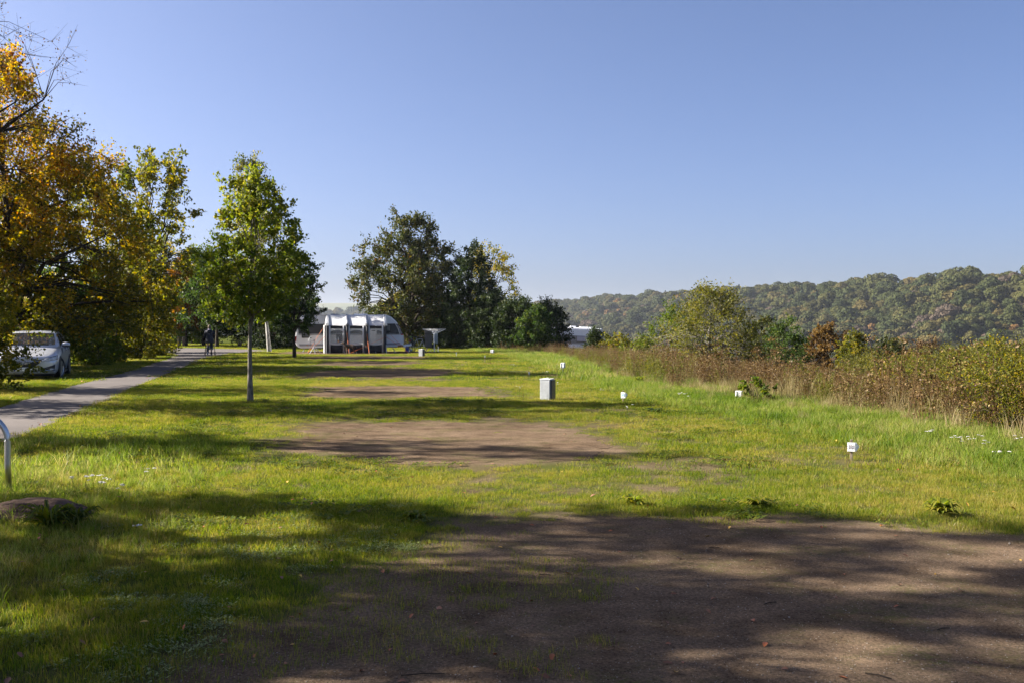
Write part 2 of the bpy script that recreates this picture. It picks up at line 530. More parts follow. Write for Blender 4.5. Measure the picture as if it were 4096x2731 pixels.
def outline(P, step, amp, seed, inset=0.0):
    """polygon outline resampled and roughened"""
    P = [Vector((p[0], p[1])) for p in P]; out = []
    c = sum(P, Vector((0, 0))) / len(P)
    for i in range(len(P)):
        a = P[i]; b = P[(i + 1) % len(P)]
        n = max(2, int((b - a).length / step)); d = (b - a); nrm = Vector((d.y, -d.x)).normalized()
        for k in range(n):
            q = a + d * (k / n)
            j = float(wav(q.x, q.y, 3.1, seed)) * amp + float(wav(q.x, q.y, 9.0, seed + 3)) * amp * 0.6
            q = q + nrm * j
            if inset: q = q + (c - q).normalized() * inset
            out.append((q.x, q.y))
    return out

def sheet(name, P, z, mat, step=0.15, amp=0.12, seed=0.0, inset=0.0):
    pts = outline(P, step, amp, seed, inset)
    bm = bmesh.new()
    vs_ = [bm.verts.new((x, y, z)) for x, y in pts]
    f = bm.faces.new(vs_)
    if f.normal.z < 0: f.normal_flip()
    bmesh.ops.triangulate(bm, faces=[f])
    for f in bm.faces:
        f.normal_update()
        if f.normal.z < 0: f.normal_flip()
    me = bpy.data.meshes.new(name); bm.to_mesh(me); bm.free()
    me.materials.append(mat)
    o = link(name, me)
    return tag(o, kind="structure")

for i, P in enumerate(PADS):
    sheet("gravel_pitch", P, 0.004, M_soil, 0.12 if i < 2 else 0.3, 0.2, i * 1.7, 0.3)
sheet("asphalt_path", ROAD, 0.006, M_asphalt, 0.25, 0.05, 4.0)

# ------------------------------------------------------------ grass (stuff): tufts set out with geometry nodes
def grass_mat(name, stops, trans=0.35):
    m, nt, b = new_mat(name)
    pos = wpos(nt)
    f = lawn_color(nt, pos)
    oi = nt.nodes.new("ShaderNodeObjectInfo")
    a = nt.nodes.new("ShaderNodeAttribute"); a.attribute_name = "tint"
    f = math_(nt, 'ADD', math_(nt, 'ADD', f, math_(nt, 'MULTIPLY', math_(nt, 'SUBTRACT', oi.outputs["Random"], 0.5), 0.16)),
              math_(nt, 'MULTIPLY', math_(nt, 'SUBTRACT', a.outputs["Fac"], 0.5), 0.34))
    r = ramp(nt, f, stops)
    nt.links.new(r.outputs[0], b.inputs["Base Color"])
    b.inputs["Roughness"].default_value = 0.55
    b.inputs["Specular IOR Level"].default_value = 0.15
    t = nt.nodes.new("ShaderNodeBsdfTranslucent")
    hs = nt.nodes.new("ShaderNodeHueSaturation"); hs.inputs["Saturation"].default_value = 1.1; hs.inputs["Value"].default_value = 1.3
    nt.links.new(r.outputs[0], hs.inputs["Color"]); nt.links.new(hs.outputs[0], t.inputs[0])
    mx = nt.nodes.new("ShaderNodeMixShader"); mx.inputs[0].default_value = trans
    nt.links.new(b.outputs[0], mx.inputs[1]); nt.links.new(t.outputs[0], mx.inputs[2])
    nt.links.new(mx.outputs[0], nt.nodes["Material Output"].inputs["Surface"])
    return m
M_grass = grass_mat("grass_lawn", [(0.26, (0.05, 0.095, 0.009)), (0.43, (0.115, 0.16, 0.016)), (0.56, (0.20, 0.205, 0.025)), (0.74, (0.30, 0.24, 0.065))], 0.5)
M_grass_long = grass_mat("grass_long", [(0.28, (0.065, 0.115, 0.012)), (0.48, (0.13, 0.185, 0.024)), (0.62, (0.21, 0.235, 0.05)), (0.78, (0.33, 0.28, 0.11))], 0.5)
M_grass_dry = grass_mat("grass_dry", [(0.28, (0.10, 0.095, 0.03)), (0.48, (0.22, 0.175, 0.075)), (0.75, (0.34, 0.27, 0.15))], 0.3)

def tuft_mesh(name, mat, n, rad, h0, h1, w, seed, lean=0.5, seeds_=False):
    g = np.random.default_rng(seed)
    r = rad * np.sqrt(g.random(n)); a = g.random(n) * 6.283
    bx, by = r * np.cos(a), r * np.sin(a)
    h = g.uniform(h0, h1, n); ph = g.random(n) * 6.283; ln = g.random(n) * lean * h
    ox, oy = np.cos(ph), np.sin(ph)
    th = g.random(n) * 6.283; wx, wy = np.cos(th) * w / 2, np.sin(th) * w / 2
    z0 = np.full(n, -0.01)
    V = np.stack([
        np.stack([bx - wx, by - wy, z0], -1), np.stack([bx + wx, by + wy, z0], -1),
        np.stack([bx + wx * .8 + ox * ln * .4, by + wy * .8 + oy * ln * .4, h * .6], -1), np.stack([bx - wx * .8 + ox * ln * .4, by - wy * .8 + oy * ln * .4, h * .6], -1),
        np.stack([bx + ox * ln, by + oy * ln, h], -1)], 1).reshape(-1, 3)
    b = np.arange(n)[:, None] * 5
    F3 = np.concatenate([b + np.array([[0, 1, 2]]), b + np.array([[0, 2, 3]]), b + np.array([[3, 2, 4]])])
    t = np.tile(g.random(n), 3)
    return np_mesh(name, V, F3, mat, tint=t)

def scatter(name, pts, var, rotz, scl, meshes, tilt=0.0, kind="stuff"):
    """one object whose points carry shared meshes through geometry nodes"""
    me = bpy.data.meshes.new(name)
    me.vertices.add(len(pts)); me.vertices.foreach_set("co", np.asarray(pts, np.float32).ravel())
    a = me.attributes.new("variant", 'INT', 'POINT'); a.data.foreach_set("value", np.asarray(var, np.int32))
    g = np.random.default_rng(len(pts))
    rot = np.stack([g.normal(0, tilt + 1e-6, len(pts)), g.normal(0, tilt + 1e-6, len(pts)), rotz], -1)
    a = me.attributes.new("turn", 'FLOAT_VECTOR', 'POINT'); a.data.foreach_set("vector", rot.astype(np.float32).ravel())
    sc = np.asarray(scl, np.float32)
    if sc.ndim == 1: sc = np.stack([sc] * 3, -1)
    a = me.attributes.new("grow", 'FLOAT_VECTOR', 'POINT'); a.data.foreach_set("vector", sc.ravel())
    o = link(name, me)
    ng = bpy.data.node_groups.new(name + "_nodes", 'GeometryNodeTree')
    ng.interface.new_socket("Geometry", in_out='INPUT', socket_type='NodeSocketGeometry')
    ng.interface.new_socket("Geometry", in_out='OUTPUT', socket_type='NodeSocketGeometry')
    gi = ng.nodes.new("NodeGroupInput"); go = ng.nodes.new("NodeGroupOutput")
    jn = ng.nodes.new("GeometryNodeJoinGeometry")
    def named(n, t):
        q = ng.nodes.new("GeometryNodeInputNamedAttribute"); q.data_type = t; q.inputs[0].default_value = n
        return q.outputs[0]
    va = named("variant", 'INT'); tu = named("turn", 'FLOAT_VECTOR'); gr = named("grow", 'FLOAT_VECTOR')
    for i, m in enumerate(meshes):
        src = bpy.data.objects.new(m.name, m)
        oi = ng.nodes.new("GeometryNodeObjectInfo"); oi.inputs["Object"].default_value = src
        oi.inputs["As Instance"].default_value = True
        cmp_ = ng.nodes.new("FunctionNodeCompare"); cmp_.data_type = 'INT'; cmp_.operation = 'EQUAL'
        ng.links.new(va, cmp_.inputs[2]); cmp_.inputs[3].default_value = i
        ip = ng.nodes.new("GeometryNodeInstanceOnPoints")
        ng.links.new(gi.outputs[0], ip.inputs["Points"]); ng.links.new(cmp_.outputs[0], ip.inputs["Selection"])
        ng.links.new(oi.outputs["Geometry"], ip.inputs["Instance"])
        ng.links.new(tu, ip.inputs["Rotation"]); ng.links.new(gr, ip.inputs["Scale"])
        ng.links.new(ip.outputs[0], jn.inputs[0])
    ng.links.new(jn.outputs[0], go.inputs[0])
    md = o.modifiers.new("scatter", 'NODES'); md.node_group = ng
    return tag(o, kind=kind)

def rand_area(n, y0, y1, xm=3.0, power=1.0):
    """points inside a wedge in front of the viewpoint, with margin"""
    g = rng
    y = np.sqrt(g.random(n) * (y1 ** 2 - y0 ** 2) + y0 ** 2)
    x = (g.random(n) * 2 - 1) * (0.53 * y + xm)
    return x, y

def in_road(x, y, pad=0.0):
    return sdist(x, y, ROAD) < pad

def grass_zone(n, y0, y1, meshes_short, meshes_long, xm, sc=1.0):
    x, y = rand_area(n, y0, y1, xm)
    b = bare_at(x, y); s = side(x, y)
    dr = sdist(x, y, ROAD)
    we = wear_at(x, y)
    thin = np.clip(1 - 0.93 * we, 0.05, 1)
    keep = (rng.random(n) < (1 - b) ** 0.8 * thin + 0.035 * (wav(x, y, 1.1, 7.0) > 0.25)) & (dr > 0.02 + 0.06 * wav(x, y, 4.0)) & (s < 1.6)
    x, y, s, b, dr = x[keep], y[keep], s[keep], b[keep], dr[keep]
    n = len(x)
    longness = np.clip((s + 2.6) / 2.4, 0, 1)                               # towards the hedge the grass is uncut
    left_lush = np.clip((-x - 1.6 - 0.12 * y) / 1.2, 0, 1) * (y < 14) * 0.2
    longness = np.maximum(longness * 0.75, left_lush)
    is_long = rng.random(n) < longness
    nv = len(meshes_short)
    var = np.where(is_long, nv + rng.integers(0, len(meshes_long), n), np.where(rng.random(n) < .07 + .25 * np.clip(wav(x, y, 1.3, 5.0) + .5 * wav(x, y, 4.1, 2.0), 0, 1), nv - 1, rng.integers(0, nv - 1, n)))
    tuf = 0.75 + 0.5 * (wav(x, y, 1.7, 3.0) * 0.5 + 0.5)
    scl = rng.uniform(0.65, 1.3, n) * tuf * (1 - 0.6 * b) * sc * np.where(is_long, 1, np.interp(y, [8, 12], [1, .8])) * np.clip((0.78 + np.abs(x + .2 * (y - 8)) * .05), .7, 1.05)
    pts = np.stack([x, y, H(x, y)], -1)
    return pts, var, rng.random(n) * 6.283, scl

SH_N = [tuft_mesh("lawn_tuft", M_grass, 42, 0.10, 0.015, 0.055, 0.003, 100 + i, 0.9) for i in range(4)] + [tuft_mesh("thatch", M_grass_dry, 26, 0.1, 0.01, 0.035, 0.0025, 115, 2.2)]
LG_N = [tuft_mesh("long_tuft", M_grass_long, 46, 0.09, 0.03, 0.125, 0.0035, 120 + i, 1.0) for i in range(3)]
p = grass_zone(24000, 3.2, 11.0, SH_N, LG_N, 1.5)
scatter("grass", *p, SH_N + LG_N, 0.12)
SH_M = [tuft_mesh("lawn_tuft", M_grass, 80, 0.2, 0.015, 0.06, 0.005, 140 + i, 0.9) for i in range(4)] + [tuft_mesh("thatch", M_grass_dry, 50, 0.18, 0.01, 0.04, 0.004, 155, 2.2)]
LG_M = [tuft_mesh("long_tuft", M_grass_long, 76, 0.16, 0.035, 0.14, 0.0055, 160 + i, 1.0) for i in range(3)]
p = grass_zone(34000, 11.0, 30.0, SH_M, LG_M, 2.5)
scatter("grass", *p, SH_M + LG_M, 0.1)
SH_F = [tuft_mesh("lawn_tuft", M_grass, 100, 0.38, 0.02, 0.075, 0.010, 180 + i, 0.8) for i in range(4)] + [tuft_mesh("thatch", M_grass_dry, 60, 0.3, 0.015, 0.05, 0.009, 195, 2.0)]
LG_F = [tuft_mesh("long_tuft", M_grass_long, 90, 0.32, 0.05, 0.18, 0.011, 200 + i, 0.8) for i in range(3)]
p = grass_zone(40000, 30.0, 100.0, SH_F, LG_F, 4.0)
scatter("grass", *p, SH_F + LG_F, 0.06)

# ------------------------------------------------------------ trees
def np_tubes(P0, P1, R0, R1, n):
    P0 = np.asarray(P0, float); P1 = np.asarray(P1, float); R0 = np.asarray(R0, float); R1 = np.asarray(R1, float)
    d = P1 - P0; L = np.linalg.norm(d, axis=1, keepdims=True) + 1e-9; d = d / L
    ref = np.where(np.abs(d[:, 2:3]) > 0.9, np.array([[1.0, 0, 0]]), np.array([[0, 0, 1.0]]))
    u = np.cross(d, ref); u /= np.linalg.norm(u, axis=1, keepdims=True) + 1e-9
    w = np.cross(d, u)
    t = np.arange(n) * 2 * np.pi / n
    ring = u[:, None, :] * np.cos(t)[None, :, None] + w[:, None, :] * np.sin(t)[None, :, None]
    A = P0[:, None, :] + ring * R0[:, None, None]; B = P1[:, None, :] + ring * R1[:, None, None]
    V = np.concatenate([A, B], 1).reshape(-1, 3)
    m = len(P0); b = (np.arange(m) * 2 * n)[:, None, None]
    k = np.arange(n); k2 = (k + 1) % n
    Fq = np.stack([k, k2, k2 + n, k + n], -1)[None] + b
    return V, Fq.reshape(-1, 4)

def leaves(C, g, size, down=0.35, jit=0.35, wide=0.6):
    """rhombic leaves at points C"""
    n = len(C)
    d = g.normal(0, 1, (n, 3)); d[:, 2] -= down * 1.5; d /= np.linalg.norm(d, axis=1, keepdims=True)
    q = g.normal(0, 1, (n, 3)); w = np.cross(d, q); w /= np.linalg.norm(w, axis=1, keepdims=True) + 1e-9
    nr = np.cross(d, w)
    s = size * g.uniform(1 - jit, 1 + jit, n)[:, None]
    V = np.stack([C - d * s * .5, C + w * s * wide * .5 + nr * s * 0.1 - d * s * .05, C + d * s * .5, C - w * s * wide * .5 + nr * s * 0.1 - d * s * .05], 1).reshape(-1, 3)
    Fq = np.arange(n * 4).reshape(n, 4)
    return V, Fq

def tree_geo(seed, Ht, base, rx, ry=None, trunk_r=0.15, n_limb=9, n_clump=140, per=110, leaf=0.11, clump_r=0.5,
             prof=None, lean=(0, 0), gap=0.25, down=0.35, stems=0, twig=4, lump=0.28, center=(0, 0), rise=0.55, flat=0.8, zmin=0.02, hole=1.0, hang=0.0, tint_h=0.0):
    """returns (wood V,F), (leaf V,F,tint) in local coordinates.  base: height where the crown begins"""
    g = np.random.default_rng(seed)
    ry = ry or rx
    prof = prof or [(0, .45), (.2, .85), (.45, 1.0), (.7, .85), (.9, .45), (1, .1)]
    pt = np.array([p[0] for p in prof]); pr = np.array([p[1] for p in prof])
    k1, k2, k3 = g.random(3) * 6.28
    def env(t, a):
        return np.interp(t, pt, pr) * (1 + lump * (0.6 * np.sin(2 * a + k1 + 3 * t) + 0.5 * np.sin(3 * a + k2 - 5 * t) + 0.5 * np.sin(5 * a + k3 + 9 * t)))
    ch = Ht - base
    def axis(z):      # trunk centre line
        u = z / Ht
        return np.array([lean[0] * u + center[0] * u * u + 0.12 * trunk_r * 8 * math.sin(5 * u + k1) * u, lean[1] * u + center[1] * u * u + 0.12 * trunk_r * 8 * math.sin(4 * u + k2) * u, z])
    segs = []; nodes = []; nrad = []
    def addpath(path, radii):
        for i in range(len(path) - 1):
            segs.append((path[i], path[i + 1], radii[i], radii[i + 1]))
        for q, r_ in zip(path[1:], radii[1:]):
            nodes.append(q); nrad.append(r_)
    if stems:
        for i in range(stems):
            a = 6.283 * (i + g.random()) / stems; t = g.uniform(0.35, 0.9)
            r_ = rx * env(t, a) * g.uniform(0.2, 0.75)
            e = np.array([math.cos(a) * r_, math.sin(a) * r_ * ry / rx, base + ch * t]) + np.array([center[0], center[1], 0]) * t
            st = np.array([math.cos(a), math.sin(a), 0]) * rx * 0.12 + np.array([0, 0, -0.03])
            mid = st * 0.45 + e * 0.55 + np.array([0, 0, 0.12 * ch]) + g.normal(0, 0.04 * rx, 3)
            mid[2] = max(mid[2], 0.05)
            addpath([st, (st + mid) / 2 + g.normal(0, .02 * rx, 3), mid, e], [trunk_r, trunk_r * .8, trunk_r * .55, trunk_r * .22])
    else:
        N = 8; zt = np.linspace(-0.05, Ht * 0.88, N)
        path = [axis(z) for z in zt]
        rad = [trunk_r * (1.35 if i == 0 else max(0.12, 1 - 0.95 * (i / (N - 1)) ** 1.1)) for i in range(N)]
        addpath(path, rad)
        for i in range(n_limb):
            t0 = (i + g.random() * .8) / n_limb
            z0 = base * 0.88 + ch * 0.72 * t0
            a = 2.4 * i + g.random() * 1.2; t1 = min(0.97, t0 * 0.75 + rise * g.uniform(0.4, 0.9) * (1 - t0 * .6))
            r_ = rx * env(t1, a) * g.uniform(0.55, 0.9)
            s0 = axis(z0); e = axis(base + ch * t1); e = e + np.array([math.cos(a) * r_, math.sin(a) * r_ * ry / rx, 0])
            m1 = s0 * .6 + e * .4 + np.array([0, 0, 0.04 * ch]) + g.normal(0, .05 * rx, 3)
            m2 = s0 * .25 + e * .75 + np.array([0, 0, 0.05 * ch]) + g.normal(0, .05 * rx, 3)
            r0 = trunk_r * (1 - 0.75 * t0) * 0.5
            addpath([s0, m1, m2, e], [r0, r0 * .7, r0 * .45, r0 * .2])
    # clump centres inside the envelope
    C = []
    tries = 0
    while len(C) < n_clump and tries < n_clump * 30:
        tries += 1
        t = g.random(); a = g.random() * 6.283
        if g.random() > np.interp(t, pt, pr) ** 1.3 + 0.1: continue
        r_ = g.random() ** 0.42
        ev = env(t, a)
        c0 = axis(base + ch * t)
        p_ = np.array([c0[0] + math.cos(a) * rx * ev * r_, c0[1] + math.sin(a) * ry * ev * r_, base + ch * t])
        nz = math.sin(p_[0] * 2.6 / rx * 2 + k2) + math.sin(p_[1] * 2.9 / rx * 2 + k3) + math.sin(p_[2] * 5.5 / ch * 2 + k1)
        if nz < -1.1 * hole + 0 and g.random() < 0.85 * hole: continue
        C.append(p_)
    C = np.array(C)
    nodes_ = np.array(nodes); nrad_ = np.array(nrad)
    D = np.linalg.norm(C[:, None, :] - nodes_[None], axis=2) + np.maximum(0, nodes_[None, :, 2] - C[:, None, 2]) * 1.2
    near = D.argmin(1)
    A0 = nodes_[near]; R0 = np.minimum(nrad_[near] * 0.6, trunk_r * .25)
    mid = A0 * .5 + C * .5 + np.stack([np.zeros(len(C)), np.zeros(len(C)), 0.1 * np.linalg.norm(C - A0, axis=1)], -1)
    thick = [(s[0], s[1], s[2], s[3]) for s in segs]
    V1, F1 = np_tubes([s[0] for s in thick], [s[1] for s in thick], [s[2] for s in thick], [s[3] for s in thick], 7)
    P0 = [A0, mid]; P1 = [mid, C]; Q0 = [R0, R0 * .65]; Q1 = [R0 * .65, R0 * .4]
    # twigs radiating in each clump
    nt_ = twig
    ends = []
    for k in range(nt_):
        dd = g.normal(0, 1, C.shape); dd[:, 2] = dd[:, 2] * flat + 0.25 - hang
        out = C - np.array([center[0] * .5, center[1] * .5, base + ch * .4]); out[:, 2] *= 0.5
        out /= np.linalg.norm(out, axis=1, keepdims=True) + 1e-9
        dd = dd / np.linalg.norm(dd, axis=1, keepdims=True) + out * 0.55
        e = C + dd * clump_r * g.uniform(0.6, 1.25, (len(C), 1))
        e[:, 2] = np.maximum(e[:, 2], zmin)
        ends.append(e)
        P0.append(C); P1.append(e); Q0.append(R0 * .4); Q1.append(np.minimum(R0 * .15, 0.006))
    P0 = np.concatenate(P0); P1 = np.concatenate(P1); Q0 = np.concatenate(Q0); Q1 = np.concatenate(Q1)
    Q0 = np.maximum(Q0, 0.0025); Q1 = np.maximum(Q1, 0.0015)
    V2, F2 = np_tubes(P0, P1, Q0, Q1, 3)
    wood = (np.concatenate([V1, V2]), np.concatenate([F1, F2 + len(V1)]))
    E = np.stack(ends, 1)                                   # clump, twig, 3
    dens = np.clip(g.normal(1, gap, len(C)), 0.15, 1.7)
    pts = []; tn = []
    for k in range(len(C)):
        m = int(per * dens[k])
        if m < 1: continue
        j = g.integers(0, nt_, m); u = g.random(m) ** 0.7
        q = C[k] + (E[k][j] - C[k]) * u[:, None] + g.normal(0, clump_r * 0.16, (m, 3))
        pts.append(q)
        hue = g.normal(0.42, 0.14) + tint_h * ((C[k][2] - base) / ch - 0.5)
        tn.append(np.clip(hue + g.normal(0, 0.2, m), 0, 1))
    pts = np.concatenate(pts); tn = np.concatenate(tn)
    ok = pts[:, 2] > zmin; pts = pts[ok]; tn = tn[ok]
    LV, LF = leaves(pts, g, leaf, down)
    return wood, (LV, LF, tn)

TRI = [0]
def make_tree(name, label, cat, loc, leafm, barkm, group=None, rz=0.0, leafpart="crown", woodpart="trunk", **kw):
    w, l = tree_geo(**kw)
    t = empty(name, (loc[0], loc[1], float(H(loc[0], loc[1])) if len(loc) < 3 else loc[2]), rz, label, cat, group)
    link(woodpart, np_mesh(name + "_wood", w[0], w[1], barkm, smooth=True), t)
    if len(l[0]):
        link(leafpart, np_mesh(name + "_leaves", l[0], l[1], leafm, tint=l[2]), t)
    TRI[0] += 2 * (len(w[1]) + len(l[1]))
    return t

def px_x(px, d): return (px - 2048) * d / F
def px_z(py, d): return EYE - (py - 1310) * d / F

PR_ROUND = None
PR_TALL = [(0, .35), (.12, .8), (.3, 1.0), (.55, .85), (.78, .5), (.93, .22), (1, .05)]
PR_SPREAD = [(0, .55), (.2, .95), (.45, 1.0), (.7, .8), (.88, .5), (1, .15)]
PR_SHRUB = [(0, .75), (.25, 1.0), (.6, .95), (.85, .65), (1, .25)]
L_young = leaf_mat("leaf_young_green", [(0.0, (0.06, 0.095, 0.012)), (0.5, (0.16, 0.19, 0.022)), (1.0, (0.31, 0.26, 0.04))], 0.5, tcol=1.4)
L_muted = leaf_mat("leaf_muted_rust", [(0.0, (0.07, 0.045, 0.015)), (0.5, (0.15, 0.085, 0.024)), (1.0, (0.22, 0.14, 0.035))], 0.4)
L_gold = leaf_mat("leaf_gold_olive", [(0.0, (0.045, 0.052, 0.010)), (0.5, (0.125, 0.125, 0.017)), (1.0, (0.25, 0.20, 0.03))], 0.4)

# --- row on the far side of the path
make_tree("orange_tree", "tall orange and gold autumn tree towering behind the silver car", "tree", (px_x(30, 38), 38.0), L_orange, M_bark,
          hole=1.25, seed=3, Ht=11.9, base=1.4, rx=4.0, trunk_r=0.22, n_limb=14, n_clump=400, per=200, leaf=0.125, clump_r=0.75, prof=[(0, .75), (.2, 1.0), (.45, 1.0), (.65, .85), (.8, .55), (.92, .3), (1, .08)], tint_h=0.45, gap=0.3)
make_tree("orange_tree", "gold and brown tree at the left picture edge in front of the tall orange one", "tree", (-21.5, 40.0), L_orange, M_bark,
          seed=5, Ht=9.0, base=1.8, rx=3.4, trunk_r=0.18, n_limb=10, n_clump=190, per=130, leaf=0.14, clump_r=0.7, prof=PR_ROUND, tint_h=0.3)
make_tree("maple_tree", "yellow green maple with open bare forks above the hedge by the path", "tree", (-20.1, 55.0), L_yel, M_bark,
          seed=8, Ht=11.3, base=2.8, rx=2.7, trunk_r=0.17, n_limb=13, n_clump=125, per=95, leaf=0.19, clump_r=0.6, prof=[(0, .5), (.25, .9), (.5, 1.0), (.75, .95), (.92, .6), (1, .2)], rise=0.85, hole=1.3)
make_tree("maple_tree", "olive green maple between the orange tree and the open forked maple", "tree", (-20.0, 48.0), L_yel, M_bark,
          seed=9, Ht=9.4, base=1.2, rx=2.7, trunk_r=0.16, n_limb=10, hole=1.5, n_clump=105, per=100, leaf=0.17, clump_r=0.6, prof=PR_ROUND)
make_tree("birch_tree", "tall birch with drooping twigs and leaning pale trunk behind the young green tree", "tree", (px_x(1078, 66), 66.0), L_yel, M_bark_birch,
          seed=12, Ht=13.1, base=4.0, rx=1.9, trunk_r=0.125, n_limb=12, n_clump=130, per=110, leaf=0.13, clump_r=0.6, prof=[(0, .6), (.3, 1), (.6, .85), (.85, .6), (1, .2)], lean=(-1.3, 0), center=(0, 0), hang=1.1, down=0.8)
make_tree("young_tree", "slender young green tree with thin pale trunk standing on the lawn", "tree", (-5.68, 21.6), L_young, M_bark_grey,
          seed=21, Ht=4.95, base=1.75, rx=0.95, trunk_r=0.058, n_limb=14, n_clump=215, per=95, hole=1.3, leaf=0.08, clump_r=0.26, prof=[(0, .7), (.15, .95), (.4, 1.0), (.62, .85), (.8, .6), (.93, .32), (1, .08)], lump=0.16, tint_h=0.35)
make_tree("young_tree", "small dark green tree on the lawn just in front of the caravan rear", "tree", (px_x(1178, 53), 53.0), L_mid, M_bark,
          seed=23, Ht=6.3, base=1.25, rx=1.25, trunk_r=0.09, n_limb=12, n_clump=150, per=75, leaf=0.12, clump_r=0.34, prof=[(0, .5), (.15, .9), (.4, 1.0), (.65, .8), (.85, .45), (1, .1)], lump=0.3, tint_h=0.2)
make_tree("hawthorn_tree", "big round dark bronze green tree behind the right end of the caravan", "tree", (px_x(1636, 78), 78.0), L_olive, M_bark,
          seed=31, Ht=10.8, base=1.4, rx=4.0, trunk_r=0.3, n_limb=15, n_clump=300, per=110, leaf=0.19, clump_r=0.7, prof=[(0, .5), (.15, .85), (.35, 1.0), (.6, .85), (.8, .55), (.93, .28), (1, .1)], lump=0.22, rise=0.8)
make_tree("dark_tree", "dense dark green tree between the bronze tree and the yellow one", "tree", (px_x(1885, 76), 76.0), L_dark, M_bark,
          seed=33, Ht=7.7, base=0.5, rx=2.4, trunk_r=0.16, n_limb=10, n_clump=190, per=120, leaf=0.17, clump_r=0.6, prof=[(0, .9), (.3, 1.0), (.6, .8), (.85, .45), (1, .12)])
make_tree("yellow_tree", "airy yellow leaved tree with thin upright branches behind the dark tree", "tree", (px_x(1960, 92), 92.0), L_yel, M_bark,
          seed=35, Ht=9.0, base=2.4, rx=2.9, trunk_r=0.13, n_limb=16, n_clump=120, per=60, leaf=0.18, clump_r=0.6, prof=[(0, .4), (.3, .8), (.55, 1.0), (.8, .85), (1, .35)], rise=0.9, tint_h=0.5, hole=1.2)
# dark shrubs to the right of the caravan
for i, (px, d, Hh, rx, mat, lab) in enumerate([
        (1765, 79, 4.2, 1.6, L_dark, "dark bush behind the clothes dryer"),
        (1960, 74, 4.0, 1.9, L_dark, "dark bush under the dense dark tree"),
        (2065, 72, 3.4, 1.6, L_dark, "dark rounded bush left of the upright one"),
        (2145, 70, 2.6, 1.2, L_mid, "low dull green bush in front of the dark hedge"),
        (2190, 75, 3.6, 1.25, L_dark, "upright dark bush beside the partly hidden caravan"),
        (1600, 84, 4.0, 2.2, L_yel, "yellow green bush glowing behind the caravan nose")]):
    make_tree("bush", lab, "bush", (px_x(px, d), d), mat, M_bark, "dark bushes behind the lawn", leafpart="foliage", woodpart="stems",
              seed=60 + i, Ht=Hh, base=0.1, rx=rx, trunk_r=0.04, stems=12, n_clump=int(40 + 22 * rx * Hh), per=110, leaf=0.15, clump_r=0.5, prof=PR_SHRUB)
# hedge and trees along the path, far side
for i, (x, y, Hh, rx, mat, lab) in enumerate([
        (-20.2, 44.0, 4.6, 1.8, L_mid, "tall dark hedge shrub behind the silver car"),
        (-18.9, 46.5, 3.9, 1.5, L_yel, "dull green hedge shrub right of the silver car"),
        (-19.6, 52.0, 4.4, 1.6, L_yel, "yellowing hedge shrub below the open forked maple"),
        (-21.6, 58.0, 3.6, 1.5, L_yel, "gold tipped hedge shrub left of the walker"),
        (-24.2, 64.0, 5.0, 2.0, L_mid, "green hedge shrub at the inner bend of the path"),
        (-22.4, 41.0, 5.2, 2.0, L_mid, "dark shrub directly behind the car roof"),
        (-24.0, 37.0, 3.4, 1.8, L_yel, "leafy yellow green shrub left of the car boot")]):
    make_tree("hedge_shrub", lab, "shrub", (x, y), mat, M_bark, "hedge shrubs along the path", leafpart="foliage", woodpart="stems",
              seed=80 + i, Ht=Hh, base=0.05, rx=rx, trunk_r=0.04, stems=12, n_clump=int(50 + 14 * rx * Hh), per=105, leaf=0.13, clump_r=0.5, prof=PR_SHRUB)
make_tree("bramble_bush", "pale leafy low bush at the hedge foot right of the car", "bush", (-18.0, 43.0), L_lime, M_bark, leafpart="foliage", woodpart="stems",
          seed=95, Ht=1.5, base=0.02, rx=1.1, trunk_r=0.015, stems=14, n_clump=60, per=60, leaf=0.11, clump_r=0.32, prof=PR_SHRUB)
make_tree("hazel_bush", "yellow green hazel bush partly covering the front of the silver car", "bush", (-13.75, 25.6), L_yel, M_bark, leafpart="foliage", woodpart="stems",
          seed=97, Ht=2.75, base=0.02, rx=1.35, trunk_r=0.03, stems=16, n_clump=150, per=62, leaf=0.10, clump_r=0.34, prof=PR_SHRUB, tint_h=0.5)
make_tree("rust_tree", "rust orange tree glowing at the end of the path above the walker", "tree", (px_x(745, 85), 85.0), L_rust, M_bark,
          seed=99, Ht=7.2, base=1.6, rx=1.9, trunk_r=0.12, n_limb=10, n_clump=110, per=90, leaf=0.2, clump_r=0.5, prof=PR_ROUND)
for i, (px, d, Hh, rx, base, mat, lab) in enumerate([
        (868, 82, 7.5, 2.8, 1.9, L_mid, "dark trunked tree right behind the walker"),
        (960, 84, 6.5, 2.6, 1.2, L_dark, "dark green tree behind the thin pale trunk"),
        (1105, 76, 4.4, 2.0, 0.1, L_dark, "dark tree between the birch trunk and the caravan"),
        (1190, 82, 5.0, 2.0, 0.1, L_dark, "dark tree directly behind the caravan rear"),
        (1010, 88, 5.5, 2.2, 0.2, L_mid, "green tree far behind the birch"),
        (640, 88, 9.5, 3.2, 1.5, L_yel, "yellowish tree left of the rust orange one"),
        (770, 100, 5.0, 2.5, 0.2, L_mid, "green thicket tree at the end of the path"),
        (815, 89, 8.3, 2.5, 0.8, L_lime, "light green tree closing the gap left of the young tree on the lawn")]):
    make_tree("hedge_tree", lab, "tree", (px_x(px, d), d), mat, M_bark, "trees at the end of the path",
              seed=110 + i, Ht=Hh, base=base, rx=rx, trunk_r=0.14, n_limb=9, n_clump=int(60 + 9 * rx * Hh), per=100, leaf=0.18, clump_r=0.6, prof=PR_SHRUB)

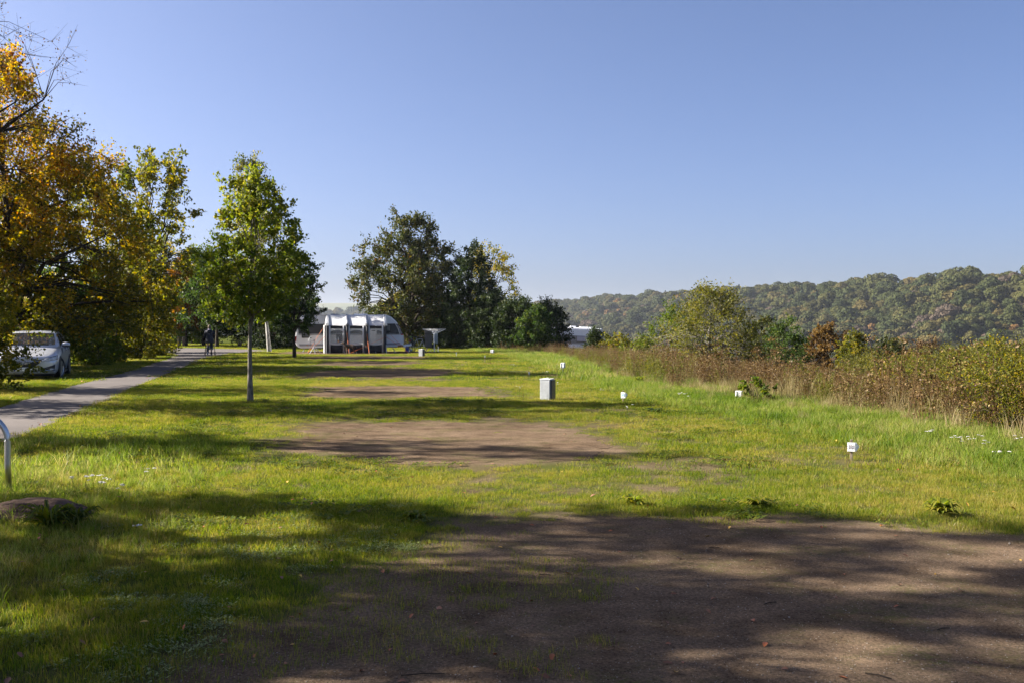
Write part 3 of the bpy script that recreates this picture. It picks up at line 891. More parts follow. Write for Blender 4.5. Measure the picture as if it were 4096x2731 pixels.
# --- trees standing left of the frame, the ones that throw the shade across the lawn
make_tree("alder_tree", "nearly bare alder with small cones leaning in at the top left edge", "tree", (-13.2, 20.5), L_brown, M_bark,
          seed=131, Ht=9.2, base=3.6, rx=3.4, trunk_r=0.17, n_limb=18, n_clump=300, per=16, leaf=0.045, clump_r=0.42, prof=[(0, .5), (.3, .9), (.6, 1.0), (.85, .8), (1, .4)], twig=5, leafpart="cones")
shade = [  # x, y, height, crown base, radius, clumps, leaves per clump, material, label
    (-13.0, 8.6, 10.5, 2.6, 2.4, 190, 125, L_orange, "orange tree left of the path opposite the steel hoop"),
    (-12.0, 5.0, 11.0, 3.0, 2.6, 190, 118, L_yel, "tall yellow tree left of the path a little behind the viewer's left"),
    (-11.0, 1.4, 10.5, 3.0, 2.6, 170, 115, L_yel, "yellow tree left of the path nearest the viewer"),
    (-9.6, 5.7, 6.2, 2.0, 1.8, 60, 90, L_lime, "short green tree close to the left edge of the path"),
    (-14.2, 15.0, 9.0, 2.5, 1.15, 80, 90, L_yel, "slim yellow tree left of the path before the alder"),
    (-15.6, 21.3, 9.5, 1.6, 1.9, 150, 100, L_yel, "yellow tree left of the path beside the alder"),
    (-17.8, 26.9, 9.0, 2.0, 2.0, 130, 90, L_orange, "orange tree left of the path before the car"),
]
for i, (x, y, Hh, b, rx, nc, per, mat, lab) in enumerate(shade):
    make_tree("roadside_tree", lab, "tree", (x, y), mat, M_bark, "trees along the left of the path", seed=140 + i, Ht=Hh, base=b, rx=rx,
              trunk_r=0.17, n_limb=13, n_clump=nc, per=per, leaf=0.12, clump_r=0.55, prof=PR_ROUND, hole=1.5, gap=0.5)

# --- beyond the lawn on the right
make_tree("apple_tree", "old apple tree with thin yellowing leaves and crooked grey branches", "tree", (px_x(2840, 38), 38.0), L_gold, M_bark_grey,
          seed=151, Ht=3.2, base=0.4, rx=2.0, trunk_r=0.085, n_limb=16, n_clump=330, per=40, leaf=0.085, clump_r=0.36, prof=[(0, .9), (.3, 1.0), (.6, .85), (.82, .55), (1, .25)], twig=6, hole=0.8, lump=0.3, rise=0.7)
make_tree("apple_tree", "smaller greener apple tree with a slanting pale trunk left of the old one", "tree", (px_x(2690, 41), 41.0), L_lime, M_bark_grey,
          seed=152, Ht=2.6, base=0.9, rx=0.95, trunk_r=0.06, n_limb=9, n_clump=80, per=45, leaf=0.085, clump_r=0.3, prof=PR_ROUND, lean=(0.25, 0))
for i, (px, d, zt, rx, mat, lab, lf) in enumerate([
        (3145, 46, 1340 - 50, 1.05, L_mid, "bright green rounded bush right of the apple trees", 0.09),
        (3060, 66, 1277, 1.6, L_olive, "olive brown bush behind the apple tree", 0.14),
        (3300, 62, 1308, 1.5, L_muted, "rusty orange bush beyond the green rounded one", 0.14),
        (3425, 58, 1332, 0.95, L_yel, "dark yellow bush right of the rusty one", 0.12),
        (3560, 55, 1365, 1.2, L_olive, "dull olive bush in front of the wooded hill", 0.12),
        (3700, 48, 1372, 1.2, L_brown, "brownish leafless bush left of the big yellow green shrubs", 0.09),
        (2560, 52, 1368, 0.8, L_lime, "pale green bush left of the apple trees", 0.1),
        (2470, 60, 1352, 0.9, L_yel, "yellow green bush right of the partly hidden caravan", 0.12),
        (2380, 61, 1318, 0.36, L_dark, "small dark bush in front of the partly hidden caravan", 0.1)]):
    x = px_x(px, d); zb = float(H(x, d)); top = px_z(zt, d)
    make_tree("bush", lab, "bush", (x, d), mat, M_bark, "bushes beyond the lawn edge", leafpart="foliage", woodpart="stems",
              seed=160 + i, Ht=top - zb, base=0.05, rx=rx, trunk_r=0.025, stems=12, n_clump=int(45 + 30 * rx * min(3.0, top - zb)), per=70, leaf=lf, clump_r=0.33, prof=PR_SHRUB)
sg = [(4120, 17.5, 1395, 1.25), (3960, 19.5, 1402, 1.15), (3820, 21.5, 1412, 1.0), (3680, 24.0, 1425, 0.95), (4020, 23.0, 1392, 1.3), (3560, 27.0, 1432, 0.9),
      (4300, 19.0, 1390, 1.3), (3850, 27.0, 1402, 1.2), (4180, 26.0, 1398, 1.3), (4080, 15.2, 1470, 0.8), (3450, 31.0, 1428, 0.9), (3700, 33.0, 1410, 1.2), (4330, 15.0, 1420, 1.1), (3950, 33.0, 1398, 1.4)]
sl = ["tallest yellow green shrub cut by the right edge", "dense yellow green shrub left of the tallest", "yellow green shrub with brown foot", "low yellow shrub at the left of the thicket", "golden shrub behind the tallest one",
      "small yellow green shrub where the thicket begins", "yellow green shrub outside the right edge", "golden shrub in the second row of the thicket", "golden shrub at the back right of the thicket", "low reddish yellow shrub in front of the thicket",
      "small olive shrub left of the whole thicket", "olive gold shrub behind the low yellow one", "leafy shrub at the near right corner of the thicket", "golden shrub at the far back of the thicket"]
for i, (px, d, zt, rx) in enumerate(sg):
    x = px_x(px, d); zb = float(H(x, d)); top = px_z(zt, d)
    make_tree("thicket_shrub", sl[i], "shrub", (x, d), L_gold if i % 3 else L_yel, M_bark, "yellow green shrubs of the thicket", leafpart="foliage", woodpart="stems",
              seed=180 + i, Ht=max(0.7, top - zb), base=0.05, rx=rx, trunk_r=0.014, stems=18, n_clump=int(150 * rx), per=75, leaf=0.038, clump_r=0.24, prof=[(0, .5), (.25, .85), (.6, 1.0), (.85, .75), (1, .4)], rise=.9, lump=.35, gap=.5, twig=5)

# ------------------------------------------------------------ rough band along the lawn edge
def stalk_mesh(name, mat, seed, n_st, h0, h1, rad, per, leaf, head=0.0, wood=None):
    g = np.random.default_rng(seed)
    V = []; Fc = []; tn = []
    P0 = []; P1 = []; r0 = []; pts = []
    for i in range(n_st):
        a = g.random() * 6.283; r_ = rad * math.sqrt(g.random())
        b = np.array([math.cos(a) * r_, math.sin(a) * r_, -0.03]); h = g.uniform(h0, h1)
        t = b + np.array([g.normal(0, .16) * h, g.normal(0, .16) * h, h])
        m = (b + t) / 2 + g.normal(0, .03, 3)
        P0 += [b, m]; P1 += [m, t]; r0 += [0.006, 0.004]
        k = per
        u = g.uniform(0.15, 1.0, k)[:, None]
        pts.append(b + (t - b) * u + g.normal(0, 0.06, (k, 3)) * (1.2 - u * .7))
        if head:
            pts.append(t + g.normal(0, 1, (14, 3)) * np.array([head, head, head * .35]))
    tv, tf = np_tubes(P0, P1, r0, np.array(r0) * .7, 3)
    lv, lf_ = leaves(np.concatenate(pts), g, leaf, 0.2)
    V = np.concatenate([tv, lv]); Fq = np.concatenate([tf, lf_ + len(tv)])
    tint = np.concatenate([np.full(len(tf), 0.5), np.clip(g.normal(.45, .22, len(lf_)), 0, 1)])
    return np_mesh(name, V, Fq, mat, tint=tint)
ST = [stalk_mesh("dry_stalks", L_brown, 300 + i, 12, 0.4, 0.95, 0.3, 22, 0.034, 0.04) for i in range(3)]
ST += [stalk_mesh("dry_umbels", L_brown, 310 + i, 6, 0.45, 0.95, 0.24, 4, 0.03, 0.06) for i in range(2)]
ST += [stalk_mesh("olive_weeds", L_gold, 320 + i, 12, 0.3, 0.8, 0.3, 26, 0.036) for i in range(2)]
ST += [stalk_mesh("green_weeds", L_lime, 330 + i, 10, 0.2, 0.6, 0.25, 24, 0.042) for i in range(2)]
DRY = [tuft_mesh("dry_tuft", M_grass_dry, 60, 0.2, 0.2, 0.55, 0.006, 340 + i, 0.7) for i in range(3)] + [tuft_mesh("dry_tall_tuft", M_grass_dry, 45, 0.22, 0.5, 0.95, 0.005, 345 + i, 0.5) for i in range(2)]
def rough_band():
    n = 60000
    y = np.sqrt(rng.random(n) * (100 ** 2 - 9 ** 2) + 9 ** 2); x = np.interp(y, XB_Y, XB_X) + rng.uniform(-1.6, 16, n)
    s = side(x, y) + 0.5 * wav(x, y, 0.9, 3.0)
    dens = np.where(s < 0.9, np.clip((s + 1.1) / 1.4, 0, 1) * 0.5, 0.55)
    dens = dens * np.clip(26 / y, 0.25, 1) * (np.abs(x) < 0.53 * y + 4)
    keep = rng.random(n) < dens
    x, y, s = x[keep], y[keep], s[keep]; n = len(x)
    u = rng.random(n)
    k = wav(x, y, 0.45, 5.0) + .5 * wav(x, y, 1.6, 1.0)
    k2 = wav(x, y, 0.7, 8.0) + .5 * wav(x, y, 2.1, 3.0)
    tan = rng.random(n) < np.clip(1.25 - s * 0.75 - np.where(y > 26, .45, 0), 0.05, 1)
    var = np.where(u + .45 * k < np.where(y > 18, .46, .34), rng.integers(0, 3, n), np.where(u + .45 * k < np.where(y > 18, .56, .46), 3 + rng.integers(0, 2, n), np.where(u + .3 * k2 < 0.82, 5 + rng.integers(0, 2, n), np.where(u < .87, 12 + rng.integers(0, 2, n), 7 + rng.integers(0, 2, n)))))
    var = np.where(tan, 9 + rng.integers(0, 3, n), var)
    scl = np.clip(rng.lognormal(-.08, .24, n), .5, 1.6) * (1 + .22 * k2) * np.where((y < 34) & (s > 1.5), .72, 1) * np.where(tan, np.clip(0.55 + s * .3, 0.4, 1), 1.0) * np.interp(y, [10, 30, 48, 75], [1.0, .9, .55, .42])
    scatter("rough_herbs", np.stack([x, y, H(x, y)], -1), var, rng.random(n) * 6.283, scl, ST + DRY, 0.08)
rough_band()
print("tree tris", TRI[0])

# ------------------------------------------------------------ wooded hill
def hill_leaf(name, stops):
    m = leaf_mat(name, stops, 0.15, 0.8, use_rand=True)
    return m
HL = [hill_leaf("hill_green", [(0, (0.017, 0.025, 0.005)), (0.5, (0.036, 0.044, 0.009)), (1, (0.072, 0.068, 0.015))]),
      hill_leaf("hill_olive", [(0, (0.028, 0.030, 0.008)), (0.5, (0.060, 0.055, 0.013)), (1, (0.10, 0.072, 0.018))]),
      hill_leaf("hill_orange", [(0, (0.06, 0.04, 0.012)), (0.5, (0.12, 0.066, 0.018)), (1, (0.19, 0.10, 0.028))]),
      hill_leaf("hill_grey_brown", [(0, (0.04, 0.03, 0.022)), (0.5, (0.075, 0.055, 0.038)), (1, (0.11, 0.08, 0.055))]),
      hill_leaf("hill_conifer", [(0, (0.012, 0.022, 0.010)), (0.5, (0.025, 0.04, 0.017)), (1, (0.04, 0.055, 0.025))])]
def hill_crown(name, mat, seed, r, h, n=1500, card=0.62, cone=False):
    g = np.random.default_rng(seed)
    if cone:
        t = g.random(n) ** 0.7; a = g.random(n) * 6.283
        rr = r * (1 - t) * (0.75 + 0.25 * np.sin(t * 40)) * g.uniform(0.6, 1.0, n)
        C = np.stack([np.cos(a) * rr, np.sin(a) * rr, h * (0.1 + 0.9 * t)], -1)
        N = np.stack([np.cos(a), np.sin(a), 0.6 * np.ones(n)], -1)
    else:
        lobes = [(np.array([g.normal(0, r * .42), g.normal(0, r * .42), h * g.uniform(.45, .8)]), g.uniform(.38, .6) * r) for _ in range(9)]
        lobes += [(np.array([0, 0, h * .62]), r * .72), (np.array([0, 0, h * .8]), r * .45)]
        which = g.integers(0, len(lobes), n)
        d = g.normal(0, 1, (n, 3)); d[:, 2] = np.abs(d[:, 2]) * 1.0 - 0.25; d /= np.linalg.norm(d, axis=1, keepdims=True)
        cc = np.array([l[0] for l in lobes])[which]; cr = np.array([l[1] for l in lobes])[which]
        C = cc + d * (cr * g.uniform(0.82, 1.06, n))[:, None] * np.array([1, 1, .85])
        N = d
    q = N + g.normal(0, 0.38, (n, 3)); q /= np.linalg.norm(q, axis=1, keepdims=True)
    u = np.cross(q, g.normal(0, 1, (n, 3))); u /= np.linalg.norm(u, axis=1, keepdims=True) + 1e-9
    w = np.cross(q, u); s = (card * g.uniform(.6, 1.3, n))[:, None]
    V = np.stack([C - u * s, C + w * s * .7, C + u * s, C - w * s * .7], 1).reshape(-1, 3)
    tr = np_tubes([(0, 0, -1.0)], [(0, 0, h * .6)], [r * .06], [r * .03], 5)
    me = np_mesh(name, np.concatenate([V, tr[0]]), np.concatenate([np.arange(4 * n).reshape(n, 4), tr[1] + 4 * n]), mat, tint=np.concatenate([g.random(n), np.zeros(5)]))
    return me
CR = []
for i in range(4): CR.append(hill_crown("hill_tree", HL[0], 400 + i, 5.0 + .4 * i, 13 + i))
for i in range(3): CR.append(hill_crown("hill_tree", HL[1], 410 + i, 5.2 + .3 * i, 14))
for i in range(2): CR.append(hill_crown("hill_tree", HL[2], 420 + i, 4.8, 13))
for i in range(2): CR.append(hill_crown("hill_tree", HL[3], 430 + i, 4.8, 14))
CR.append(hill_crown("hill_tree", HL[4], 440, 2.6, 15, 900, 0.5, True))
KINDS = ["green broad crowned tree", "olive tinged broad crowned tree", "orange tinged autumn tree", "grey brown thin crowned tree", "dark pointed conifer"]
VK = [0] * 4 + [1] * 3 + [2] * 2 + [3] * 2 + [4]
def forest():
    X = []; Y = []
    for (P, h, w), sp in zip(RIDGES, (6.0, 11.0, 13.0)):
        x0, y0 = P.min(0) - 260; x1, y1 = P.max(0) + 260
        gx, gy = np.meshgrid(np.arange(x0, x1, sp), np.arange(y0, y1, sp))
        gx = gx.ravel() + rng.uniform(-sp * .45, sp * .45, gx.size); gy = gy.ravel() + rng.uniform(-sp * .45, sp * .45, gy.size)
        d, par = poly_dist(gx, gy, P)
        # in front of the crest, plus a little behind
        dcam = np.hypot(gx, gy)
        qx = gx * (1 + 12 / dcam); qy = gy * (1 + 12 / dcam)
        d2, _ = poly_dist(qx, qy, P)
        front = d2 < d
        keep = ((front & (d < w * 1.75)) | (~front & (d < 45))) & (np.abs(gx) < 0.56 * gy + 40) & (gy > 150)
        X.append(gx[keep]); Y.append(gy[keep])
    # woods on the far plateau slope
    n = 1500
    x = rng.uniform(-1300, 400, n); y = rng.uniform(2900, 3500, n)
    k = (wav(x, y, 0.004, 2.0) > 0.1); X.append(x[k]); Y.append(y[k])
    # copse trees on the valley floor between lawn and hill
    n = 700
    x = rng.uniform(-20, 330, n); y = rng.uniform(380, 900, n)
    k = (np.abs(x) < .56 * y) & (rng.random(n) < .5); X.append(x[k]); Y.append(y[k])
    x = np.concatenate(X); y = np.concatenate(Y); z = H(x, y)
    n = len(x); u = rng.random(n); k = wav(x, y, 0.012, 1.0) * .5 + wav(x, y, 0.04, 6.0) * .35
    var = np.where(u + k * .35 < 0.55, rng.integers(0, 4, n), np.where(u + k * .35 < 0.88, 4 + rng.integers(0, 3, n), np.where(u < 0.93, 7 + rng.integers(0, 2, n), 9 + rng.integers(0, 2, n))))
    con = (rng.random(n) < 0.05 + .1 * (wav(x, y, .02, 3.0) > .5)); var = np.where(con, 11, var)
    scl = np.clip(rng.lognormal(-.3, .3, n), .4, 1.35) * np.where(y > 1900, 1.25, 1.0)
    scl = np.where((y < 700) & (z < -20), scl * .75, scl)
    return np.stack([x, y, z], -1), var, rng.random(n) * 6.283, scl
fp, fv, fr, fs = forest()
print("forest", len(fp))
pxs = 2048 + fp[:, 0] / fp[:, 1] * F; pys = 1310 - (fp[:, 2] + 12 * fs - EYE) / fp[:, 1] * F
vis = (pxs < 4100) & (pxs > 2250) & (pys < 1385)
size = np.where(vis, fs / fp[:, 1], 0)
big = np.argsort(-size)[:290]
mask = np.ones(len(fp), bool); mask[big] = False
scatter("wooded_hillside", fp[mask], fv[mask], fr[mask], fs[mask], CR)
for i in big:
    o = link("hill_tree", CR[fv[i]])
    o.location = [float(c) for c in fp[i]]; o.rotation_euler = (0, 0, float(fr[i])); o.scale = (float(fs[i]),) * 3
    kd = KINDS[VK[fv[i]]]
    tag(o, kd + " on the near slope of the wooded hill", "tree", kd + "s on the near slope of the hill")


# ------------------------------------------------------------ materials for made things
M_white = plain("white_paint", (0.84, 0.85, 0.86), 0.28, var=0.04, scale=3)
M_dirtwhite = plain("weathered_white", (0.62, 0.62, 0.59), 0.6, var=0.14, scale=9, bump=0.15)
M_anth = plain("anthracite_panel", (0.05, 0.052, 0.058), 0.35, var=0.1)
M_silver = plain("silver_grey_panel", (0.32, 0.33, 0.35), 0.35, var=0.05)
M_black = plain("black_plastic", (0.014, 0.014, 0.015), 0.5, var=0.2)
M_rubber = plain("tyre_rubber", (0.016, 0.016, 0.017), 0.85, var=0.2, bump=0.3)
M_fabwhite = plain("awning_white_fabric", (0.87, 0.875, 0.88), 0.75, var=0.03, scale=2.5, bump=0.3, bscale=5)
def thin_cloth(m, k):
    nt = m.node_tree; b = nt.nodes["Principled BSDF"]; t = nt.nodes.new("ShaderNodeBsdfTranslucent"); mx = nt.nodes.new("ShaderNodeMixShader"); mx.inputs[0].default_value = k
    nt.links.new(b.inputs["Base Color"].links[0].from_socket, t.inputs[0]); nt.links.new(b.outputs[0], mx.inputs[1]); nt.links.new(t.outputs[0], mx.inputs[2]); nt.links.new(mx.outputs[0], nt.nodes["Material Output"].inputs["Surface"])
thin_cloth(M_fabwhite, 0.5)
M_fabdark = plain("awning_dark_fabric", (0.022, 0.023, 0.027), 0.8, var=0.2, scale=4, bump=0.3, bscale=8)
M_steel = plain("galvanised_steel", (0.42, 0.43, 0.44), 0.32, metal=0.9, var=0.12, scale=20)
M_alu = plain("white_aluminium", (0.66, 0.67, 0.68), 0.4, metal=0.0, var=0.06)
M_orange = plain("orange_cord", (0.75, 0.19, 0.035), 0.7, var=0.1)
M_red = plain("red_lens", (0.45, 0.012, 0.012), 0.2, var=0.1)
M_amber = plain("amber_lens", (0.6, 0.17, 0.02), 0.25, var=0.1)
M_towel = plain("taupe_towel", (0.13, 0.115, 0.10), 0.95, var=0.12, scale=20, bump=0.4)
M_cloth = plain("pale_blue_cloth", (0.42, 0.47, 0.50), 0.9, var=0.12, scale=10)
M_green = plain("green_cover", (0.12, 0.36, 0.03), 0.6, var=0.1)
M_blue = plain("blue_plastic", (0.02, 0.05, 0.28), 0.5, var=0.1)
M_numgrey = plain("grey_lettering", (0.45, 0.41, 0.45), 0.6, var=0.05)
M_numblue = plain("blue_lettering", (0.12, 0.36, 0.52), 0.6, var=0.05)
M_conc = plain("weathered_cabinet", (0.40, 0.415, 0.42), 0.75, var=0.14, scale=12, bump=0.3)
M_wood = bark_mat("weathered_wood", (0.13, 0.10, 0.075), (0.32, 0.27, 0.21), 20)

def glass_mat(name, col, alpha, rough=0.04):
    m, nt, b = new_mat(name)
    b.inputs["Base Color"].default_value = (*col, 1)
    b.inputs["Roughness"].default_value = rough
    t = nt.nodes.new("ShaderNodeBsdfTransparent")
    mx = nt.nodes.new("ShaderNodeMixShader"); mx.inputs[0].default_value = alpha
    nt.links.new(t.outputs[0], mx.inputs[1]); nt.links.new(b.outputs[0], mx.inputs[2])
    nt.links.new(mx.outputs[0], nt.nodes["Material Output"].inputs["Surface"])
    return m
M_film = glass_mat("clear_window_film", (0.62, 0.64, 0.66), 0.16, 0.08)
M_glassdark = plain("dark_window", (0.035, 0.042, 0.05), 0.06, var=0.3, scale=2, spec=0.8)
M_glassblue = plain("blue_tinted_window", (0.03, 0.045, 0.10), 0.06, var=0.3, scale=2, spec=0.8)

def text_mesh(txt, size, mat, parent, name, M, extrude=0.001, shear=0.0):
    cu = bpy.data.curves.new("lettering", 'FONT'); cu.body = txt; cu.size = size; cu.extrude = extrude; cu.shear = shear
    cu.align_x = 'CENTER'; cu.align_y = 'CENTER'
    tmp = bpy.data.objects.new("lettering_tmp", cu); COL.objects.link(tmp)
    dg = bpy.context.evaluated_depsgraph_get()
    me = bpy.data.meshes.new_from_object(tmp.evaluated_get(dg))
    bpy.data.objects.remove(tmp); bpy.data.curves.remove(cu)
    me.materials.clear(); me.materials.append(mat)
    me.transform(M)
    return link(name, me, parent)
FACE = Matrix.Rotation(R(90), 4, 'X')      # text that stands upright facing -Y

def wheel(parent, c, r, w, name="wheel", rot=0.0, spokes=5, rimmat=None, axis='x'):
    """wheel with axle along local x"""
    M = Matrix.Rotation(rot, 4, 'Z')
    def P(x, a, rr): 
        v = M @ Vector((x, rr * math.cos(a), rr * math.sin(a))); return v + Vector(c)
    n = 28
    prof = [(-w / 2, r * .70), (-w / 2, r * .93), (-w * .38, r), (w * .38, r), (w / 2, r * .93), (w / 2, r * .70)]
    b = MB(); b.loft([[P(x, 6.2832 * k / n, rr) for k in range(n)] for x, rr in prof], cap=False)
    tyre = b.build(name, M_rubber, parent, smooth=False)
    b = MB()
    b.loft([[P(x, 6.2832 * k / n, rr) for k in range(n)] for x, rr in [(-w * .3, r * .70), (w * .42, r * .72), (w * .47, r * .70), (w * .40, r * .64), (w * .1, r * .62)]], cap=False)
    for s in range(spokes):
        a = 6.2832 * s / spokes
        for da in (-.17, .17):
            b.loft([[P(w * .38 + dx, a + da + d2 / max(rr, .05), rr) for dx, d2 in ((0, -.018), (0.02, -.018), (0.02, .018), (0, .018))] for rr in (0.05, r * .66)])
    b.loft([[P(x, 6.2832 * k / 12, rr) for k in range(12)] for x, rr in [(w * .2, .07), (w * .42, .07), (w * .44, .03)]])
    b.build("rim", rimmat or M_steel, tyre, smooth=False)
    b = MB(); b.loft([[P(w * .02, 6.2832 * k / n, rr) for k in range(n)] for rr in (0.02, r * .66)], cap=False)
    b.build("brake_disc", M_black, tyre)
    return tyre

# ------------------------------------------------------------ caravan with its awning
def caravan():
    D = 65.0; m_ = 0.004857       # metres per pixel of the enlarged crop at that distance
    t = empty("caravan", (px_x(1189, D), D, 0), 0, "white touring caravan with dark window band standing behind the awning", "caravan")
    def q(u, v): return ((u - 300) * m_, (867 - v) * m_)
    pr = [(305, 640), (297, 720), (304, 750), (322, 782), (345, 802), (380, 812), (800, 806), (1480, 800), (1690, 798), (1728, 780), (1742, 740), (1741, 690), (1735, 645), (1722, 608), (1706, 575),
          (1690, 540), (1668, 502), (1640, 463), (1612, 432), (1580, 402), (1548, 381), (1515, 370), (1480, 366), (900, 366), (460, 369), (420, 372), (385, 385), (360, 410), (340, 460), (325, 520), (312, 580)]
    pts = [q(u, v) for u, v in pr]
    W = 2.3
    # body: the profile drawn in a little at both sides so that its edges are round
    cx = sum(p[0] for p in pts) / len(pts); cz = sum(p[1] for p in pts) / len(pts)
    def ring(y, s):
        return [Vector((cx + (p[0] - cx) * (1 - s / 3.5), y, cz + (p[1] - cz) * (1 - s / 1.1))) for p in pts]
    b = MB(); b.loft([ring(0.02, 0.055), ring(0.0, 0.03), ring(0.03, 0.008), ring(0.1, 0), ring(W - .1, 0), ring(W - .03, .008), ring(W, .03)])
    b.build("body", M_white, t, smooth=False)
    def panel(name, poly, mat, y=-0.006, th=0.03):
        b = MB(); b.prism([q(u, v) for u, v in poly], lambda p, k: Vector((p[0], y + th * k, p[1])))
        return b.build(name, mat, t)
    bd = panel("window_band", [(345, 490), (1628, 484), (1662, 545), (1690, 626), (345, 626)], M_anth)
    b = MB(); b.prism([q(u, v) for u, v in [(345, 632), (1690, 630), (1690, 634), (345, 637)]], lambda p, k: Vector((p[0], -0.010 + .02 * k, p[1]))); b.build("trim_line", M_anth, t)
    b = MB(); b.prism([q(u, v) for u, v in [(345, 618), (1480, 618), (1480, 623), (345, 623)]], lambda p, k: Vector((p[0], -0.012 + .02 * k, p[1]))); b.build("trim_line", M_silver, t)
    panel("side_skirt", [(352, 756), (800, 756), (1480, 748), (1640, 742), (1660, 768), (1480, 772), (360, 783)], M_silver, -0.008)
    # windows
    def window(u0, v0, u1, v1, tone=M_glassdark):
        b = MB(); b.box((( (u0 + u1) / 2 - 300) * m_, -0.012, (867 - (v0 + v1) / 2) * m_), ((u1 - u0) * m_, 0.05, (v1 - v0) * m_))
        f = b.build("window", M_black, t, bevel=0.04)
        e = 14
        b = MB(); b.box((((u0 + u1) / 2 - 300) * m_, -0.032, (867 - (v0 + v1) / 2) * m_), ((u1 - u0 - 2 * e) * m_, 0.02, (v1 - v0 - 2 * e) * m_))
        b.build("pane", tone, f, bevel=0.03)
        return f
    M_paneshine = plain("pane_with_blind", (0.16, 0.165, 0.165), 0.08, var=0.3, scale=3, spec=0.7)
    window(388, 604, 494, 676, M_paneshine)
    window(1430, 490, 1576, 596, M_paneshine)
    window(1010, 500, 1170, 600)
    b = MB()     # front window wrapping round the nose
    f1 = [(1632, 487), (1655, 487), (1690, 545), (1714, 600), (1724, 628), (1692, 628), (1668, 550)]
    b.prism([q(u + 3, v) for u, v in f1], lambda p, k: Vector((p[0] + .012, -0.004 + (W + .008) * k, p[1]))); b.build("front_window", M_glassblue, t)
    # door leaf seen through the awning
    b = MB(); b.box(((1320 - 300) * m_, -0.016, 1.25), (0.62, 0.02, 1.75)); d = b.build("door", M_white, t, bevel=0.02)
    b = MB(); b.box(((1320 - 300) * m_, -0.032, 1.62), (0.4, 0.02, 0.5)); b.build("window", M_glassdark, d)
    b = MB(); b.box(((1320 - 300) * m_ - 0.24, -0.035, 1.2), (0.05, 0.03, 0.12)); b.build("handle", M_black, d)
    # lights, moulding, nose details
    b = MB(); b.prism([q(u, v) for u, v in [(304, 655), (321, 655), (318, 690), (312, 722), (303, 722)]], lambda p, k: Vector((p[0] - .01, -0.012 + .1 * k, p[1]))); b.build("tail_light", M_red, t)
    b = MB(); b.box(((460 - 300) * m_, -0.03, (867 - 772) * m_), (0.09, 0.03, 0.04)); b.build("side_marker", M_amber, t)
    b = MB(); b.prism([q(u, v) for u, v in [(1640, 744), (1690, 744), (1705, 752), (1660, 756)]], lambda p, k: Vector((p[0], -0.02 + .05 * k, p[1]))); b.build("vent", M_black, t)
    b = MB(); b.prism([q(u, v) for u, v in [(1660, 770), (1732, 770), (1722, 794), (1674, 796)]], lambda p, k: Vector((p[0], -0.02 + .05 * k, p[1]))); b.build("fog_recess", M_black, t)
    b = MB(); b.ell(((1722 - 300) * m_, 0.0, (867 - 632) * m_), (0.1, 0.05, 0.035)); b.build("front_marker", M_red, t, smooth=True)
    b = MB(); b.loft([[Vector((x, y0, z)) for y0, z in ((1.15 - w, z0), (1.15 + w, z0), (1.15 + w, z1), (1.15 - w, z1))] for x, w, z0, z1 in (((1735 - 300) * m_, .75, .33, .46), ((1790 - 300) * m_, .4, .35, .5), ((1850 - 300) * m_, .17, .4, .52))])
    b.build("drawbar_cover", M_white, t, bevel=0.03)
    b = MB(); b.tube([((1838 - 300) * m_, 1.05, 0.62), ((1838 - 300) * m_, 1.05, 0.16)], 0.025); b.ell(((1838 - 300) * m_, 1.05, 0.1), (0.1, 0.04, 0.1)); b.build("jockey_wheel", M_steel, t)
    for u in (430, 1590):
        b = MB(); b.tube([((u - 300) * m_, 0.25, 0.33), ((u + (-35 if u < 900 else 40) - 300) * m_, 0.25, 0.02)], 0.025); b.box(((u + (-35 if u < 900 else 40) - 300) * m_, .25, .015), (.16, .12, .03)); b.build("corner_steady", M_steel, t)
    for u in (880, 1010):
        wheel(t, ((u - 300) * m_, 0.13, 0.31), 0.31, 0.18, rot=R(-90), spokes=6)
    for u, w in ((810, .45), (1160, .9)):
        b = MB(); b.box(((u - 300) * m_, 1.15, 2.45), (w, .6, .1)); b.build("roof_hatch", M_glassblue if w < .5 else M_white, t, bevel=0.04)
    text_mesh("PRESTIGE", 0.10, M_silver, t, "lettering", Matrix.Translation(((1590 - 300) * m_, -0.012, (867 - 618) * m_)) @ FACE @ Matrix.Diagonal((1.05, 0.75, 1, 1)), shear=0.4)
    # rain gutter rail
    b = MB(); b.tube([((470 - 300) * m_, -0.01, 2.415), ((1500 - 300) * m_, -0.01, 2.42)], 0.02); b.build("awning_rail", M_silver, t)
    return t
caravan()

